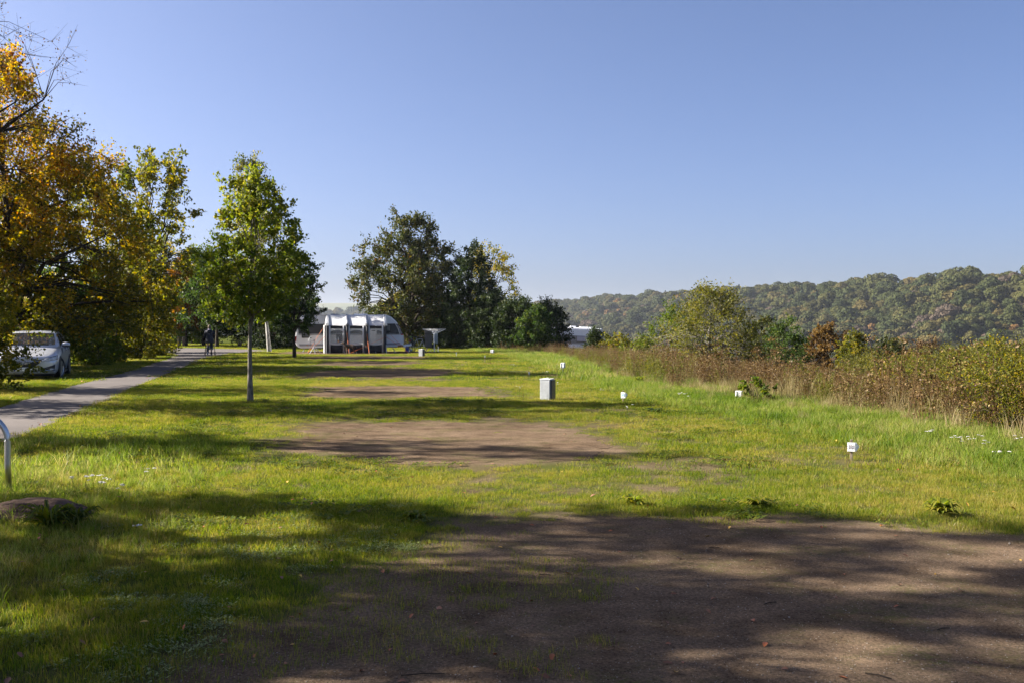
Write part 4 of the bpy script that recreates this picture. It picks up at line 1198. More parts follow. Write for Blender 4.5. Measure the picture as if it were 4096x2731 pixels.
def awning():
    D = 62.6; k = D / F
    X = lambda px: px_x(px - 5, D)
    t = empty("awning", (X(1290), D, 0), 0, "white and black air awning with three clear windows in front of the caravan", "awning")
    ox = X(1290)
    x_of = lambda u: X(1100 + u / 3.36) - ox          # from the enlarged crop
    eave = 1.72; top = 2.42; dep = 2.38
    ribs = [655, 912, 1172, 1432]                     # rib feet at the roof rail
    epx = [690, 962, 1228, 1470]                      # rib positions at the eave
    xs_top = [x_of(u) for u in ribs]; xs_e = [x_of(u) for u in epx]
    def roofp(x0t, x0e, x1t, x1e, u, v):
        """u across a bay, v from caravan (0) to eave (1)"""
        xt = x0t + (x1t - x0t) * u; xe = x0e + (x1e - x0e) * u
        x = xt + (xe - xt) * v
        y = dep * (1 - v)
        z = top - (top - eave) * (v ** 2.1) * 1.0 - 0.05 * math.sin(math.pi * u) * math.sin(math.pi * min(1, v * 1.05)) + 0.012 * math.sin(9 * u + 5 * v) * math.sin(math.pi * u)
        return Vector((x, y, z))
    for i in range(3):
        b = MB(); b.grid(lambda u, v: roofp(xs_top[i], xs_e[i], xs_top[i + 1], xs_e[i + 1], u, v), 14, 14)
        b.build("roof_panel", M_fabwhite, t, smooth=True)
    # air ribs: a dark seam along the roof, widening to a fabric wedge at the eave
    for i in range(4):
        b = MB()
        rings = []
        for j in range(11):
            v = j / 10
            p = roofp(xs_top[i], xs_e[i], xs_top[i], xs_e[i], 0, v); w = 0.03 + 0.10 * v
            hh = 0.04 + 0.06 * v
            rings.append([p + Vector((-w, 0, 0)), p + Vector((-w * .4, -hh * v, hh)), p + Vector((w * .4, -hh * v, hh)), p + Vector((w, 0, 0))])
        b.loft(rings); b.build("air_rib", M_silver if i in (1, 2) else M_fabwhite, t, smooth=True)
        b = MB(); b.tube([r_[1] + Vector((0.01, 0, 0.01)) for r_ in rings[:9]], 0.014, 5); b.build("rib_seam", M_black, t)
    # front wall, bay by bay: dark pillars, white strips, windows, skirts
    def box(name, u0, u1, z0, z1, y, th, mat, par=None, bev=0.0):
        b = MB(); x0, x1 = x_of(u0), x_of(u1)
        b.box(((x0 + x1) / 2, y, (z0 + z1) / 2), (x1 - x0, th, z1 - z0)); return b.build(name, mat, par or t, bevel=bev)
    pil = [(676, 722), (916, 990), (1180, 1258), (1440, 1475)]
    for i, (u0, u1) in enumerate(pil):
        b = MB(); x0, x1 = x_of(u0), x_of(u1); xm = (x0 + x1) / 2 + (0.02 if i else -0.03)
        b.loft([[Vector((x0 - e * .2, 0.02, z)), Vector((xm, -0.10 - d, z)), Vector((x1 + e, 0.02, z)), Vector((xm, .1, z))] for z, d, e in ((0.02, 0.16, .05), (0.6, 0.12, .03), (1.2, .08, 0.01), (eave - .01, 0.03, 0))])
        b.build("pillar", M_fabdark, t)
        b = MB()   # white triangle of fabric where rib meets pillar
    bays = [(738, 903), (995, 1166), (1262, 1425)]
    for i, (u0, u1) in enumerate(bays):
        lo = 0.62
        box("header", u0 - 8, u1 + 8, eave - 0.17, eave - 0.02, 0.03, 0.02, M_fabdark)
        w = box("window", u0, u1, lo, eave - 0.17, 0.035, 0.006, M_film)
        b = MB(); xa, xb = x_of(u0), x_of(u1)
        def val(u, v, xa=xa, xb=xb):
            return Vector((xa + (xb - xa) * u, 0.06 + 0.015 * math.sin(u * 40), eave - 0.19 - v * (0.09 + 0.10 * abs(2 * u - 1) ** 2.5)))
        b.grid(val, 24, 3); b.build("curtain", M_fabwhite, w, smooth=True)
        for uc in (u0 - 11, u1 + 10):        # air filled uprights, round in section
            b = MB(); b.tube([(x_of(uc), -0.01, 0.03), (x_of(uc), -0.015, .9), (x_of(uc), 0.0, eave - 0.02)], [.055, .058, .05], 12); b.build("strip", M_fabwhite, t, smooth=True)
        b = MB(); b.grid(lambda u, v, xa=xa, xb=xb: Vector((xa + (xb - xa) * u, 0.015 - .01 * v, 0.53 + 0.11 * v - .03 * math.sin(math.pi * u))), 8, 1); b.build("sill_strip", M_fabwhite, t, solid=0.02)
        b = MB(); b.grid(lambda u, v, xa=xa, xb=xb: Vector((xa + (xb - xa) * u, 0.03 + .015 * math.sin(u * 11 + v * 3), 0.01 + 0.54 * v)), 10, 3); b.build("skirt", M_fabdark, t, smooth=True, solid=0.015)
    # left side wall
    b = MB(); xl = x_of(640)
    b.prism([(0.05, 0.0), (dep, 0.0), (dep, 2.35), (1.4, 2.2), (0.6, 1.95), (0.05, eave)], lambda p, k: Vector((xs_e[0] - .1 + (xs_top[0] - xs_e[0] + .05) * (p[0] / dep) - .02 * k, p[0], p[1]))); b.build("side_wall", M_fabdark, t)
    b = MB(); b.prism([(0.45, 0.6), (dep - .3, 0.6), (dep - .3, 1.75), (0.45, 1.6)], lambda p, k: Vector((xs_e[0] - .13 + (xs_top[0] - xs_e[0] + .05) * (p[0] / dep) - .012 * k, p[0], p[1]))); b.build("side_window", M_film, t)
    b = MB(); b.prism([(0.05, 0.44), (dep, 0.44), (dep, .6), (0.05, .6)], lambda p, k: Vector((xs_e[0] - .135 + (xs_top[0] - xs_e[0] + .05) * (p[0] / dep) - .012 * k, p[0], p[1]))); b.build("strip", M_fabwhite, t)
    for yy in (0.06, 0.4, dep - .2):
        b = MB(); b.tube([(xs_e[0] - .16 + (xs_top[0] - xs_e[0] + .05) * (yy / dep), yy, 0.02), (xs_e[0] - .16 + (xs_top[0] - xs_e[0] + .05) * (yy / dep), yy, eave + .12 * yy)], 0.05, 6); b.build("strip", M_fabwhite, t)
    # right side wall
    b = MB(); b.prism([(0.05, 0.0), (dep, 0.0), (dep, 2.35), (1.4, 2.2), (0.6, 1.95), (0.05, eave)], lambda p, k: Vector((xs_e[3] + .05 + (xs_top[3] - xs_e[3]) * (p[0] / dep) + .02 * k, p[0], p[1]))); b.build("side_wall", M_fabdark, t)
    # tie-down webbing and guy lines
    for u0, z0, u1, dy in ((640, 1.55, 438, -.3), (668, 1.05, 436, -.25), (955, 1.45, 1000, -.95), (960, 1.2, 1003, -.95), (1222, 1.35, 1263, -.95), (1226, 1.15, 1266, -.95), (1472, 1.05, 1782, -.5), (1545, 1.12, 1784, -.5), (1470, 1.0, 1010, -.8)):
        b = MB(); b.tube([(x_of(u0), -0.06, z0), (x_of(u1), dy, 0.03)], 0.008 if u0 not in (955, 960, 1222, 1226) else 0.010, 5); b.build("guy_rope", M_orange, t)
        b = MB(); b.tube([(x_of(u1), dy, 0.12), (x_of(u1) + .02, dy - .03, -0.02)], 0.01, 5); b.build("peg", M_steel, t)
    for u in (655, 690, 720, 925, 1080, 1190, 1340, 1480):
        b = MB(); b.tube([(x_of(u), -0.1, 0.12), (x_of(u) + .03, -0.2, 0.01)], 0.012, 5); b.build("ground_strap", M_cloth, t)
    b = MB(); b.tube([(x_of(1478), 0.0, 0.55), (x_of(1485), -0.05, 0.02)], 0.03, 5); b.build("strip", M_fabwhite, t)
    return t
awning()

def inside_things():
    D = 63.4
    t = empty("side_table", (px_x(1337, D), D, 0), 0, "pale folding table inside the left bay of the awning", "table")
    b = MB(); b.box((0, 0.15, 0.655), (1.0, .5, .03)); b.build("tabletop", M_white, t)
    for sx in (-.42, .42):
        for sy in (-.05, .35):
            b = MB(); b.tube([(sx, sy, 0), (sx, sy, .64)], .018); b.build("leg", M_alu, t)
    t = empty("plastic_bag", (px_x(1338, D), D + .05, 0.67), 0, "crumpled white plastic bag on the table in the awning", "bag")
    b = MB(); b.grid(lambda u, v: Vector((math.cos(u * 6.283) * (0.12 + .02 * math.sin(v * 9 + u * 18)) * math.sin(math.pi * (.12 + .88 * (1 - v)) * .62 + .25), math.sin(u * 6.283) * .1 * math.sin(math.pi * (.12 + .88 * (1 - v)) * .62 + .25), v * .2)), 18, 8); b.build("bag_body", M_fabwhite, t)
    for s in (-.04, .04):
        b = MB(); b.tube([(s - .03, 0, .18), (s - .02, 0, .25), (s + .02, 0, .25), (s + .03, 0, .18)], .012, 5); b.build("handle", M_fabwhite, t)
    t = empty("juice_bottle", (px_x(1350, D), D + .02, 0.67), 0, "bottle half full of orange juice on the table in the awning", "bottle")
    M_juice = plain("orange_juice", (0.85, 0.42, 0.02), 0.3, var=.05)
    b = MB(); b.loft([[Vector((r_ * math.cos(a), r_ * math.sin(a), z)) for a in [6.283 * k / 12 for k in range(12)]] for z, r_ in ((0, .042), (.14, .042))]); b.build("juice", M_juice, t)
    b = MB(); b.loft([[Vector((r_ * math.cos(a), r_ * math.sin(a), z)) for a in [6.283 * k / 12 for k in range(12)]] for z, r_ in ((.141, .043), (.19, .043), (.24, .02), (.28, .017))]); b.build("bottle_neck", M_alu, t, smooth=True)
    b = MB(); b.loft([[Vector((.02 * math.cos(a), .02 * math.sin(a), z)) for a in [6.283 * k / 10 for k in range(10)]] for z in (.281, .305)]); b.build("cap", M_white, t)
    t = empty("camp_chair", (px_x(1352, D), D + .9, 0), 0, "dark folding chair behind the table in the awning", "chair")
    b = MB(); b.box((0, 0, .42), (.5, .45, .05)); b.build("seat", M_fabdark, t)
    b = MB(); b.box((0, .24, .8), (.5, .05, .75), (.12, 0, 0)); b.build("backrest", M_fabdark, t)
    for sx in (-.22, .22):
        for sy in (-.2, .2):
            b = MB(); b.tube([(sx, sy, 0), (sx, -sy * .6, .41)], .015); b.build("leg", M_alu, t)
inside_things()

def turn_about(objs, pivot, a):
    M = Matrix.Rotation(a, 3, 'Z')
    for o in objs:
        o.location = Vector(pivot) + M @ (o.location - Vector(pivot)); o.rotation_euler.z += a
bpy.context.view_layer.update()
turn_about([o for o in bpy.data.objects if o.parent is None and o.name in ("caravan", "awning", "side_table", "plastic_bag", "juice_bottle", "camp_chair")], (-10.5, 64.0, 0), R(5))

def dish():
    D = 61.8
    t = empty("satellite_dish", (px_x(1257, D), D, 0), 0, "white flat satellite antenna on a tripod left of the awning", "antenna")
    b = MB(); b.tube([(0, 0, .28), (0, 0, .82)], .03, 8); b.build("mast", M_alu, t)
    for dx, dy in ((-.26, -.15), (.42, .1), (.0, .3)):
        b = MB(); b.tube([(0, 0, .42), (dx, dy, .0)], .025, 6); b.build("leg", M_alu, t)
    b = MB(); b.tube([(0, 0, .12), (.2, .05, .2)], .018, 6); b.tube([(0, 0, .30), (0, 0, .12)], .022, 6); b.build("brace", M_alu, t)
    b = MB(); b.tube([(0, 0, .78), (-.24, -.02, .74)], .012, 5); b.ell((0, 0, .82), (.045, .045, .05)); b.build("arm", M_steel, t)
    b = MB(); b.box((-.28, 0, .88), (.07, .32, .30), (0, R(22), 0)); b.build("panel", M_white, t, bevel=.02)
    b = MB(); b.tube([(-.25, 0, .75), (-.24, .02, .5), (-.15, .02, .3), (-.02, 0, .2)], .008, 5); b.build("cable", M_black, t)
dish()

def dryer():
    D = 66.0
    t = empty("clothes_dryer", (px_x(1737, D), D, 0), 0.3, "white rotary clothes dryer standing on the grass right of the bicycles", "clothes dryer")
    b = MB(); b.tube([(0, 0, .05), (0, 0, 1.28)], .028, 8); b.build("pole", M_alu, t)
    b = MB(); b.ell((0, 0, 1.14), (.05, .05, .05)); b.build("hub", M_alu, t)
    R_ = .82; zt = 1.5
    ends = [Vector((R_ * math.cos(a), R_ * math.sin(a), zt)) for a in (0.15, 0.15 + math.pi / 2, 0.15 + math.pi, 0.15 + 1.5 * math.pi)]
    for e in ends:
        b = MB(); b.tube([(0, 0, 1.14), e], .014, 5); b.build("arm", M_alu, t)
        b = MB(); b.tube([(0, 0, 1.36), e * .45 + Vector((0, 0, (1.14) * .55))], .009, 4); b.build("strut", M_alu, t)
    for s in (1.0, .86, .72, .58, .44):
        b = MB(); P = [Vector((e.x * s, e.y * s, 1.14 + (zt - 1.14) * s)) for e in ends]
        b.tube(P + [P[0]], .0055, 4); b.build("line", M_white, t)
    for a in (0.4, 2.5, 4.6):
        b = MB(); b.tube([(0, 0, .24), (.38 * math.cos(a), .38 * math.sin(a), .02)], .018, 5); b.build("foot", M_alu, t)
    # washing on the lines
    a0 = Vector(t.location)
    tw = empty("towel", (px_x(1712, D - .3), D - .3, 0), 0, "taupe towel hanging from the left side of the clothes dryer", "towel")
    b = MB(); b.grid(lambda u, v: Vector((-.22 + .46 * u + .03 * v, .02 * math.sin(u * 9 + v * 2) + .1 * u, 1.44 - 1.12 * v - .03 * u)), 12, 12); b.build("cloth", M_towel, tw, smooth=True, solid=.012)
    b = MB(); b.grid(lambda u, v: Vector((-.22 + .46 * u, -.02 + .02 * math.sin(u * 9) + .1 * u, 1.45 - .28 * v)), 12, 3); b.build("folded_edge", M_towel, tw, smooth=True, solid=.012)
    for i, (dx, ln, mat, lab) in enumerate(((-.06, .62, M_cloth, "pale cloth hanging beside the dryer pole on its left"), (.08, .7, M_cloth, "pale blue cloth hanging beside the dryer pole on its right"))):
        c = empty("cloth", (px_x(1741, D + .25) + dx, D + .3, 0), 0, lab, "cloth")
        b = MB(); b.grid(lambda u, v: Vector((-.07 + .14 * u, .03 * math.sin(u * 14), 1.24 - ln * v + .02 * math.sin(u * 8))), 10, 6); b.build("fabric", mat, c, smooth=True, solid=.01)
        b = MB(); b.box((0, -.01, 1.24), (.02, .03, .07)); b.build("peg", M_white, c)
dryer()

def bicycle(loc, rz, label, frame, saddle):
    t = empty("bicycle", loc, rz, label, "bicycle", "bicycles parked by the caravan")
    for y in (0, 1.08):
        b = MB(); n = 24
        ringc = [Vector((0, y + .34 * math.cos(a), .35 + .34 * math.sin(a))) for a in [6.2832 * k / n for k in range(n + 1)]]
        b.tube(ringc, .022, 6); w = b.build("wheel", M_rubber, t)
        b = MB()
        for k in range(12):
            a = 6.2832 * k / 12; b.tube([(0, y, .35), (0, y + .32 * math.cos(a), .35 + .32 * math.sin(a))], .0025, 3)
        b.build("spokes", M_steel, w)
    J = dict(bb=(0, .48, .3), seat=(0, .7, .82), head=(0, .2, .85), h2=(0, .17, .72), rear=(0, 1.08, .35), front=(0, 0, .35))
    b = MB()
    for a, c in (("bb", "seat"), ("seat", "head"), ("bb", "h2"), ("bb", "rear"), ("seat", "rear")): b.tube([J[a], J[c]], .02, 6)
    b.build("frame", frame, t)
    b = MB(); b.tube([J["head"], J["front"]], .022, 6); b.build("fork", frame, t)
    b = MB(); b.tube([(-.3, .3, 1.02), (-.1, .22, 1.0), (0, .2, .98), (.1, .22, 1.0), (.3, .3, 1.02)], .014, 6); b.tube([J["head"], (0, .2, .98)], .016, 6); b.build("handlebar", M_black, t)
    b = MB(); b.tube([J["seat"], (0, .74, .93)], .014, 6); b.build("seat_post", M_steel, t)
    b = MB(); b.ell((0, .78, .97), (.09, .15, .045)); b.build("saddle", saddle, t, smooth=True)
    b = MB(); b.tube([(.05, .48, .3), (.05, .48, .13)], .012, 5); b.tube([(-.05, .48, .3), (-.05, .48, .47)], .012, 5); b.box((.09, .48, .13), (.09, .08, .02)); b.box((-.09, .48, .47), (.09, .08, .02)); b.build("cranks", M_black, t)
    b = MB(); b.box((0, 1.12, .78), (.14, .34, .02)); b.tube([(0.06, 1.2, .77), (0.06, 1.08, .37)], .008, 4); b.tube([(-0.06, 1.2, .77), (-0.06, 1.08, .37)], .008, 4); b.build("rack", M_black, t)
    b = MB(); b.box((0, 1.3, .72), (.06, .03, .05)); b.build("rear_light", M_red, t)
    return t
bicycle((px_x(1657, 67), 66.4, 0), R(18), "black bicycle with a green saddle cover beside the caravan drawbar", M_black, M_green)
bicycle((px_x(1697, 67.5), 67.4, 0), R(140), "white framed bicycle standing next to the clothes dryer", M_silver, M_black)

t = empty("water_canister", (px_x(1628, 65.5), 65.5, 0), 0.2, "blue water canister under the caravan drawbar", "canister")
b = MB(); b.box((0, 0, .17), (.24, .2, .32)); b.build("canister_body", M_blue, t, bevel=.03)
b = MB(); b.tube([(-.06, 0, .33), (-.05, 0, .38), (.05, 0, .38), (.06, 0, .33)], .012, 6); b.build("handle", M_blue, t)
b = MB(); b.tube([(.08, .0, .33), (.08, 0, .36)], .025, 8); b.build("cap", M_black, t)

# ------------------------------------------------------------ dog and person (grown from skeletons)
def skin_body(name, verts, edges, radii, mat, parent, root=0, sub=2):
    me = bpy.data.meshes.new(name); me.from_pydata(verts, edges, []); me.materials.append(mat)
    o = link(name, me, parent)
    sk = o.modifiers.new("skin", 'SKIN'); sk.use_smooth_shade = True
    ly = me.skin_vertices[0] if me.skin_vertices else None
    if ly is None:
        bm = bmesh.new(); bm.from_mesh(me); bm.verts.layers.skin.verify(); bm.to_mesh(me); bm.free(); ly = me.skin_vertices[0]
    for i, r_ in enumerate(radii):
        ly.data[i].radius = r_ if isinstance(r_, tuple) else (r_, r_)
        ly.data[i].use_root = (i == root)
    m = o.modifiers.new("sub", 'SUBSURF'); m.levels = sub; m.render_levels = sub
    return o

def dog():
    D = 61.3
    t = empty("dog", (px_x(1398, D), D, 0), 0, "brown dog in a dark harness standing before the awning and looking left", "dog")
    M_fur = plain("brown_fur", (0.055, 0.028, 0.014), 0.8, var=0.35, scale=14, bump=.5)
    V = [(0.22, 0, .47), (0.02, 0, .47), (-.18, 0, .46), (-.30, 0, .56), (-.37, 0, .66), (-.44, 0, .66), (-.53, 0, .615),        # 0 hip,1 loin,2 chest,3 neck,4 skull,5 brow,6 muzzle
         (-.19, .07, .34), (-.20, .075, .19), (-.19, .075, .07), (-.215, .075, .015),
         (-.13, -.07, .34), (-.16, -.075, .19), (-.14, -.075, .07), (-.165, -.075, .015),
         (.24, .08, .36), (.19, .085, .27), (.29, .085, .17), (.275, .085, .02), (.245, .085, .01),
         (.26, -.08, .36), (.22, -.085, .27), (.33, -.085, .17), (.315, -.085, .02), (.285, -.085, .01),
         (.33, 0, .50), (.42, 0, .40), (.48, 0, .27)]
    E = [(0, 1), (1, 2), (2, 3), (3, 4), (4, 5), (5, 6), (2, 7), (7, 8), (8, 9), (9, 10), (2, 11), (11, 12), (12, 13), (13, 14), (0, 15), (15, 16), (16, 17), (17, 18), (18, 19), (0, 20), (20, 21), (21, 22), (22, 23), (23, 24), (0, 25), (25, 26), (26, 27)]
    rad = [.115, .105, .14, .085, .075, .06, .038, .055, .034, .026, .028, .055, .034, .026, .028, .075, .05, .03, .026, .028, .075, .05, .03, .026, .028, .035, .026, .014]
    skin_body("body", V, E, rad, M_fur, t, root=1)
    for s in (-1, 1):
        b = MB(); b.ell((-.355, s * .07, .655), (.035, .016, .065), rot=(s * .25, .3, 0)); b.build("ear", M_fur, t, smooth=True)
        b = MB(); b.ell((-.455, s * .04, .69), (.011, .009, .011), 8, 6); b.build("eye", M_black, t, smooth=True)
    b = MB(); b.ell((-.568, 0, .622), (.016, .02, .014)); b.build("nose", M_black, t, smooth=True)
    b = MB()
    for k in range(2):
        x = -.25 + k * .16
        b.loft([[Vector((x + dx, (.15 - .01 * k) * math.cos(a), .47 + (.155 - .015 * k) * math.sin(a))) for a in [6.283 * j / 16 for j in range(16)]] for dx in (-.02, .02)], cap=False)
    b.build("harness", M_black, t, solid=.012)
dog()

def person():
    D = 58.0
    t = empty("person", (px_x(838, D), D, 0), R(14), "person seen from behind in a dark hooded coat and knitted hat pushing a rollator", "person")
    M_skin = plain("skin", (0.45, 0.27, 0.19), 0.55, var=.08)
    M_coat = plain("navy_coat", (0.022, 0.026, 0.042), 0.85, var=.2, bump=.25, bscale=20)
    M_jean = plain("dark_trousers", (0.02, 0.026, 0.045), 0.85, var=.2, bump=.2)
    M_hat = plain("knitted_hat", (0.16, 0.13, 0.09), 0.95, var=.3, scale=30, bump=.7)
    M_scarf = plain("lilac_scarf", (0.34, 0.28, 0.46), 0.9, var=.15)
    M_shoe = plain("grey_shoe", (0.10, 0.10, 0.12), 0.6, var=.2)
    M_sole = plain("pale_sole", (0.55, 0.55, 0.6), 0.7, var=.1)
    # local: facing +y (walking away)
    V = [(0, 0, .92), (0, .03, 1.15), (0, .04, 1.36), (0, .06, 1.47), (0, .09, 1.55), (0, .10, 1.63),
         (.17, .04, 1.38), (.21, .02, 1.13), (.20, .24, 1.00), (.20, .33, .99),
         (-.17, .04, 1.38), (-.21, .02, 1.13), (-.20, .24, 1.00), (-.20, .33, .99),
         (.09, .0, .86), (.10, .06, .48), (.10, .02, .10), (.10, .12, .05),
         (-.09, .0, .86), (-.10, .02, .48), (-.10, -.22, .15), (-.10, -.16, .07)]
    E = [(0, 1), (1, 2), (2, 3), (3, 4), (4, 5), (2, 6), (6, 7), (7, 8), (8, 9), (2, 10), (10, 11), (11, 12), (12, 13), (0, 14), (14, 15), (15, 16), (16, 17), (0, 18), (18, 19), (19, 20), (20, 21)]
    rad = [(.15, .11), (.14, .11), (.17, .10), .06, .075, .085, .06, .045, .035, .035, .06, .045, .035, .035, .085, .055, .042, .035, .085, .055, .042, .035]
    skin_body("body", V, E, rad, M_skin, t)
    # hands on the rollator handles
    for s in (-1, 1):
        b = MB(); b.ell((s * .2, .37, .98), (.035, .05, .03))
        for f in range(4):
            b.tube([(s * .2 + (f - 1.5) * .014, .40, .985), (s * .2 + (f - 1.5) * .014, .43, .97), (s * .2 + (f - 1.5) * .014, .425, .94)], .008, 5)
        b.tube([(s * .175, .36, .985), (s * .165, .40, .965)], .009, 5)
        b.build("hand", M_skin, t, smooth=True)
    # coat
    def ring(z, rx, ry, cy=0.03, n=20): return [Vector((rx * math.cos(a), cy + ry * math.sin(a), z)) for a in [6.283 * k / n for k in range(n)]]
    b = MB(); b.loft([ring(.70, .225, .17, .01), ring(.80, .225, .17, .01), ring(.95, .215, .165, .02), ring(1.12, .20, .155, .03), ring(1.28, .22, .15, .03), ring(1.38, .215, .13, .045), ring(1.44, .14, .10, .06), ring(1.48, .09, .085, .07)], cap=False)
    b.build("coat", M_coat, t, smooth=True, solid=.015)
    for s in (-1, 1):
        b = MB(); b.tube([(s * .165, .03, 1.40), (s * .235, .01, 1.26), (s * .255, .0, 1.12), (s * .235, .13, 1.03), (s * .205, .29, 1.0)], [.075, .078, .07, .06, .05], 12); b.build("sleeve", M_coat, t, smooth=True)
    b = MB(); b.ell((0, -.09, 1.36), (.17, .07, .12)); b.ell((0, -.04, 1.43), (.15, .09, .06)); b.build("hood", M_coat, t, smooth=True)
    b = MB(); b.loft([ring(z, r_, r_ * .95, .08, 14) for z, r_ in ((1.44, .10), (1.47, .105), (1.51, .095))]); b.build("scarf", M_scarf, t, smooth=True)
    for s, P in ((1, [(.10, .0, .90), (.105, .05, .48), (.10, .01, .10)]), (-1, [(-.10, .0, .90), (-.105, .01, .48), (-.10, -.2, .17)])):
        b = MB(); b.tube(P, [.105, .078, .068], 12); b.build("trouser_leg", M_jean, t, smooth=True)
    b = MB(); b.ell((.10, .08, .055), (.05, .14, .05)); b.build("shoe", M_shoe, t, smooth=True)
    b = MB(); b.ell((-.10, -.19, .12), (.05, .13, .045), rot=(R(-50), 0, 0)); b.build("shoe", M_shoe, t, smooth=True)
    b = MB(); b.ell((-.10, -.225, .11), (.045, .125, .02), rot=(R(-50), 0, 0)); b.build("shoe_sole", M_sole, t, smooth=True)
    b = MB(); b.loft([ring(z, r_, r_ * 1.08, .085 - o_, 16) for z, r_, o_ in ((1.55, .098, 0), (1.60, .105, 0), (1.66, .098, .005), (1.72, .072, .015), (1.765, .035, .03), (1.775, .01, .03))]); b.build("hat", M_hat, t, smooth=True)
    b = MB(); b.ell((0, .075, 1.53), (.088, .09, .045)); b.build("hair", plain("grey_hair", (.2, .17, .13), .8, var=.2), t, smooth=True)
    for s in (-1, 1):
        b = MB(); b.ell((s * .092, .10, 1.56), (.012, .022, .03)); b.build("ear", M_skin, t, smooth=True)
    # face on the far side
    b = MB(); b.ell((0, .195, 1.575), (.014, .02, .025)); b.build("nose", M_skin, t, smooth=True)
    for s in (-1, 1):
        b = MB(); b.ell((s * .035, .178, 1.61), (.012, .008, .008)); b.build("eye", M_black, t, smooth=True)
    b = MB(); b.ell((0, .178, 1.535), (.025, .008, .006)); b.build("mouth", plain("lips", (.35, .14, .12), .5), t, smooth=True)
    # rollator
    r = empty("rollator", (t.location.x + -math.sin(R(14)) * .5, D + .48, 0), R(14), "black wheeled rollator pushed by the person in the dark coat", "rollator")
    for s in (-1, 1):
        b = MB(); b.tube([(s * .22, -.1, .98), (s * .22, .0, .97), (s * .24, .04, .85), (s * .25, .1, .5), (s * .28, -.15, .12)], .016, 6); b.tube([(s * .25, .1, .5), (s * .27, .38, .12)], .016, 6); b.build("side_frame", M_black, r)
        for y in (-.15, .38):
            b = MB(); b.loft([[Vector((s * .28 + x, y + .1 * math.cos(a), .1 + .1 * math.sin(a))) for a in [6.283 * k / 16 for k in range(16)]] for x in (-.018, .018)]); w = b.build("wheel", M_rubber, r)
            b = MB(); b.loft([[Vector((s * .28 + x, y + .05 * math.cos(a), .1 + .05 * math.sin(a))) for a in [6.283 * k / 12 for k in range(12)]] for x in (-.021, .021)]); b.build("rim", M_silver, w)
        b = MB(); b.tube([(s * .22, -.12, .98), (s * .22, -.0, .975)], .022, 8); b.build("handle", M_black, r)
    b = MB(); b.box((0, .12, .55), (.46, .24, .03)); b.build("seat", M_black, r)
    b = MB(); b.box((0, .22, .42), (.36, .18, .22)); b.build("basket", M_cloth, r, bevel=.02)
person()

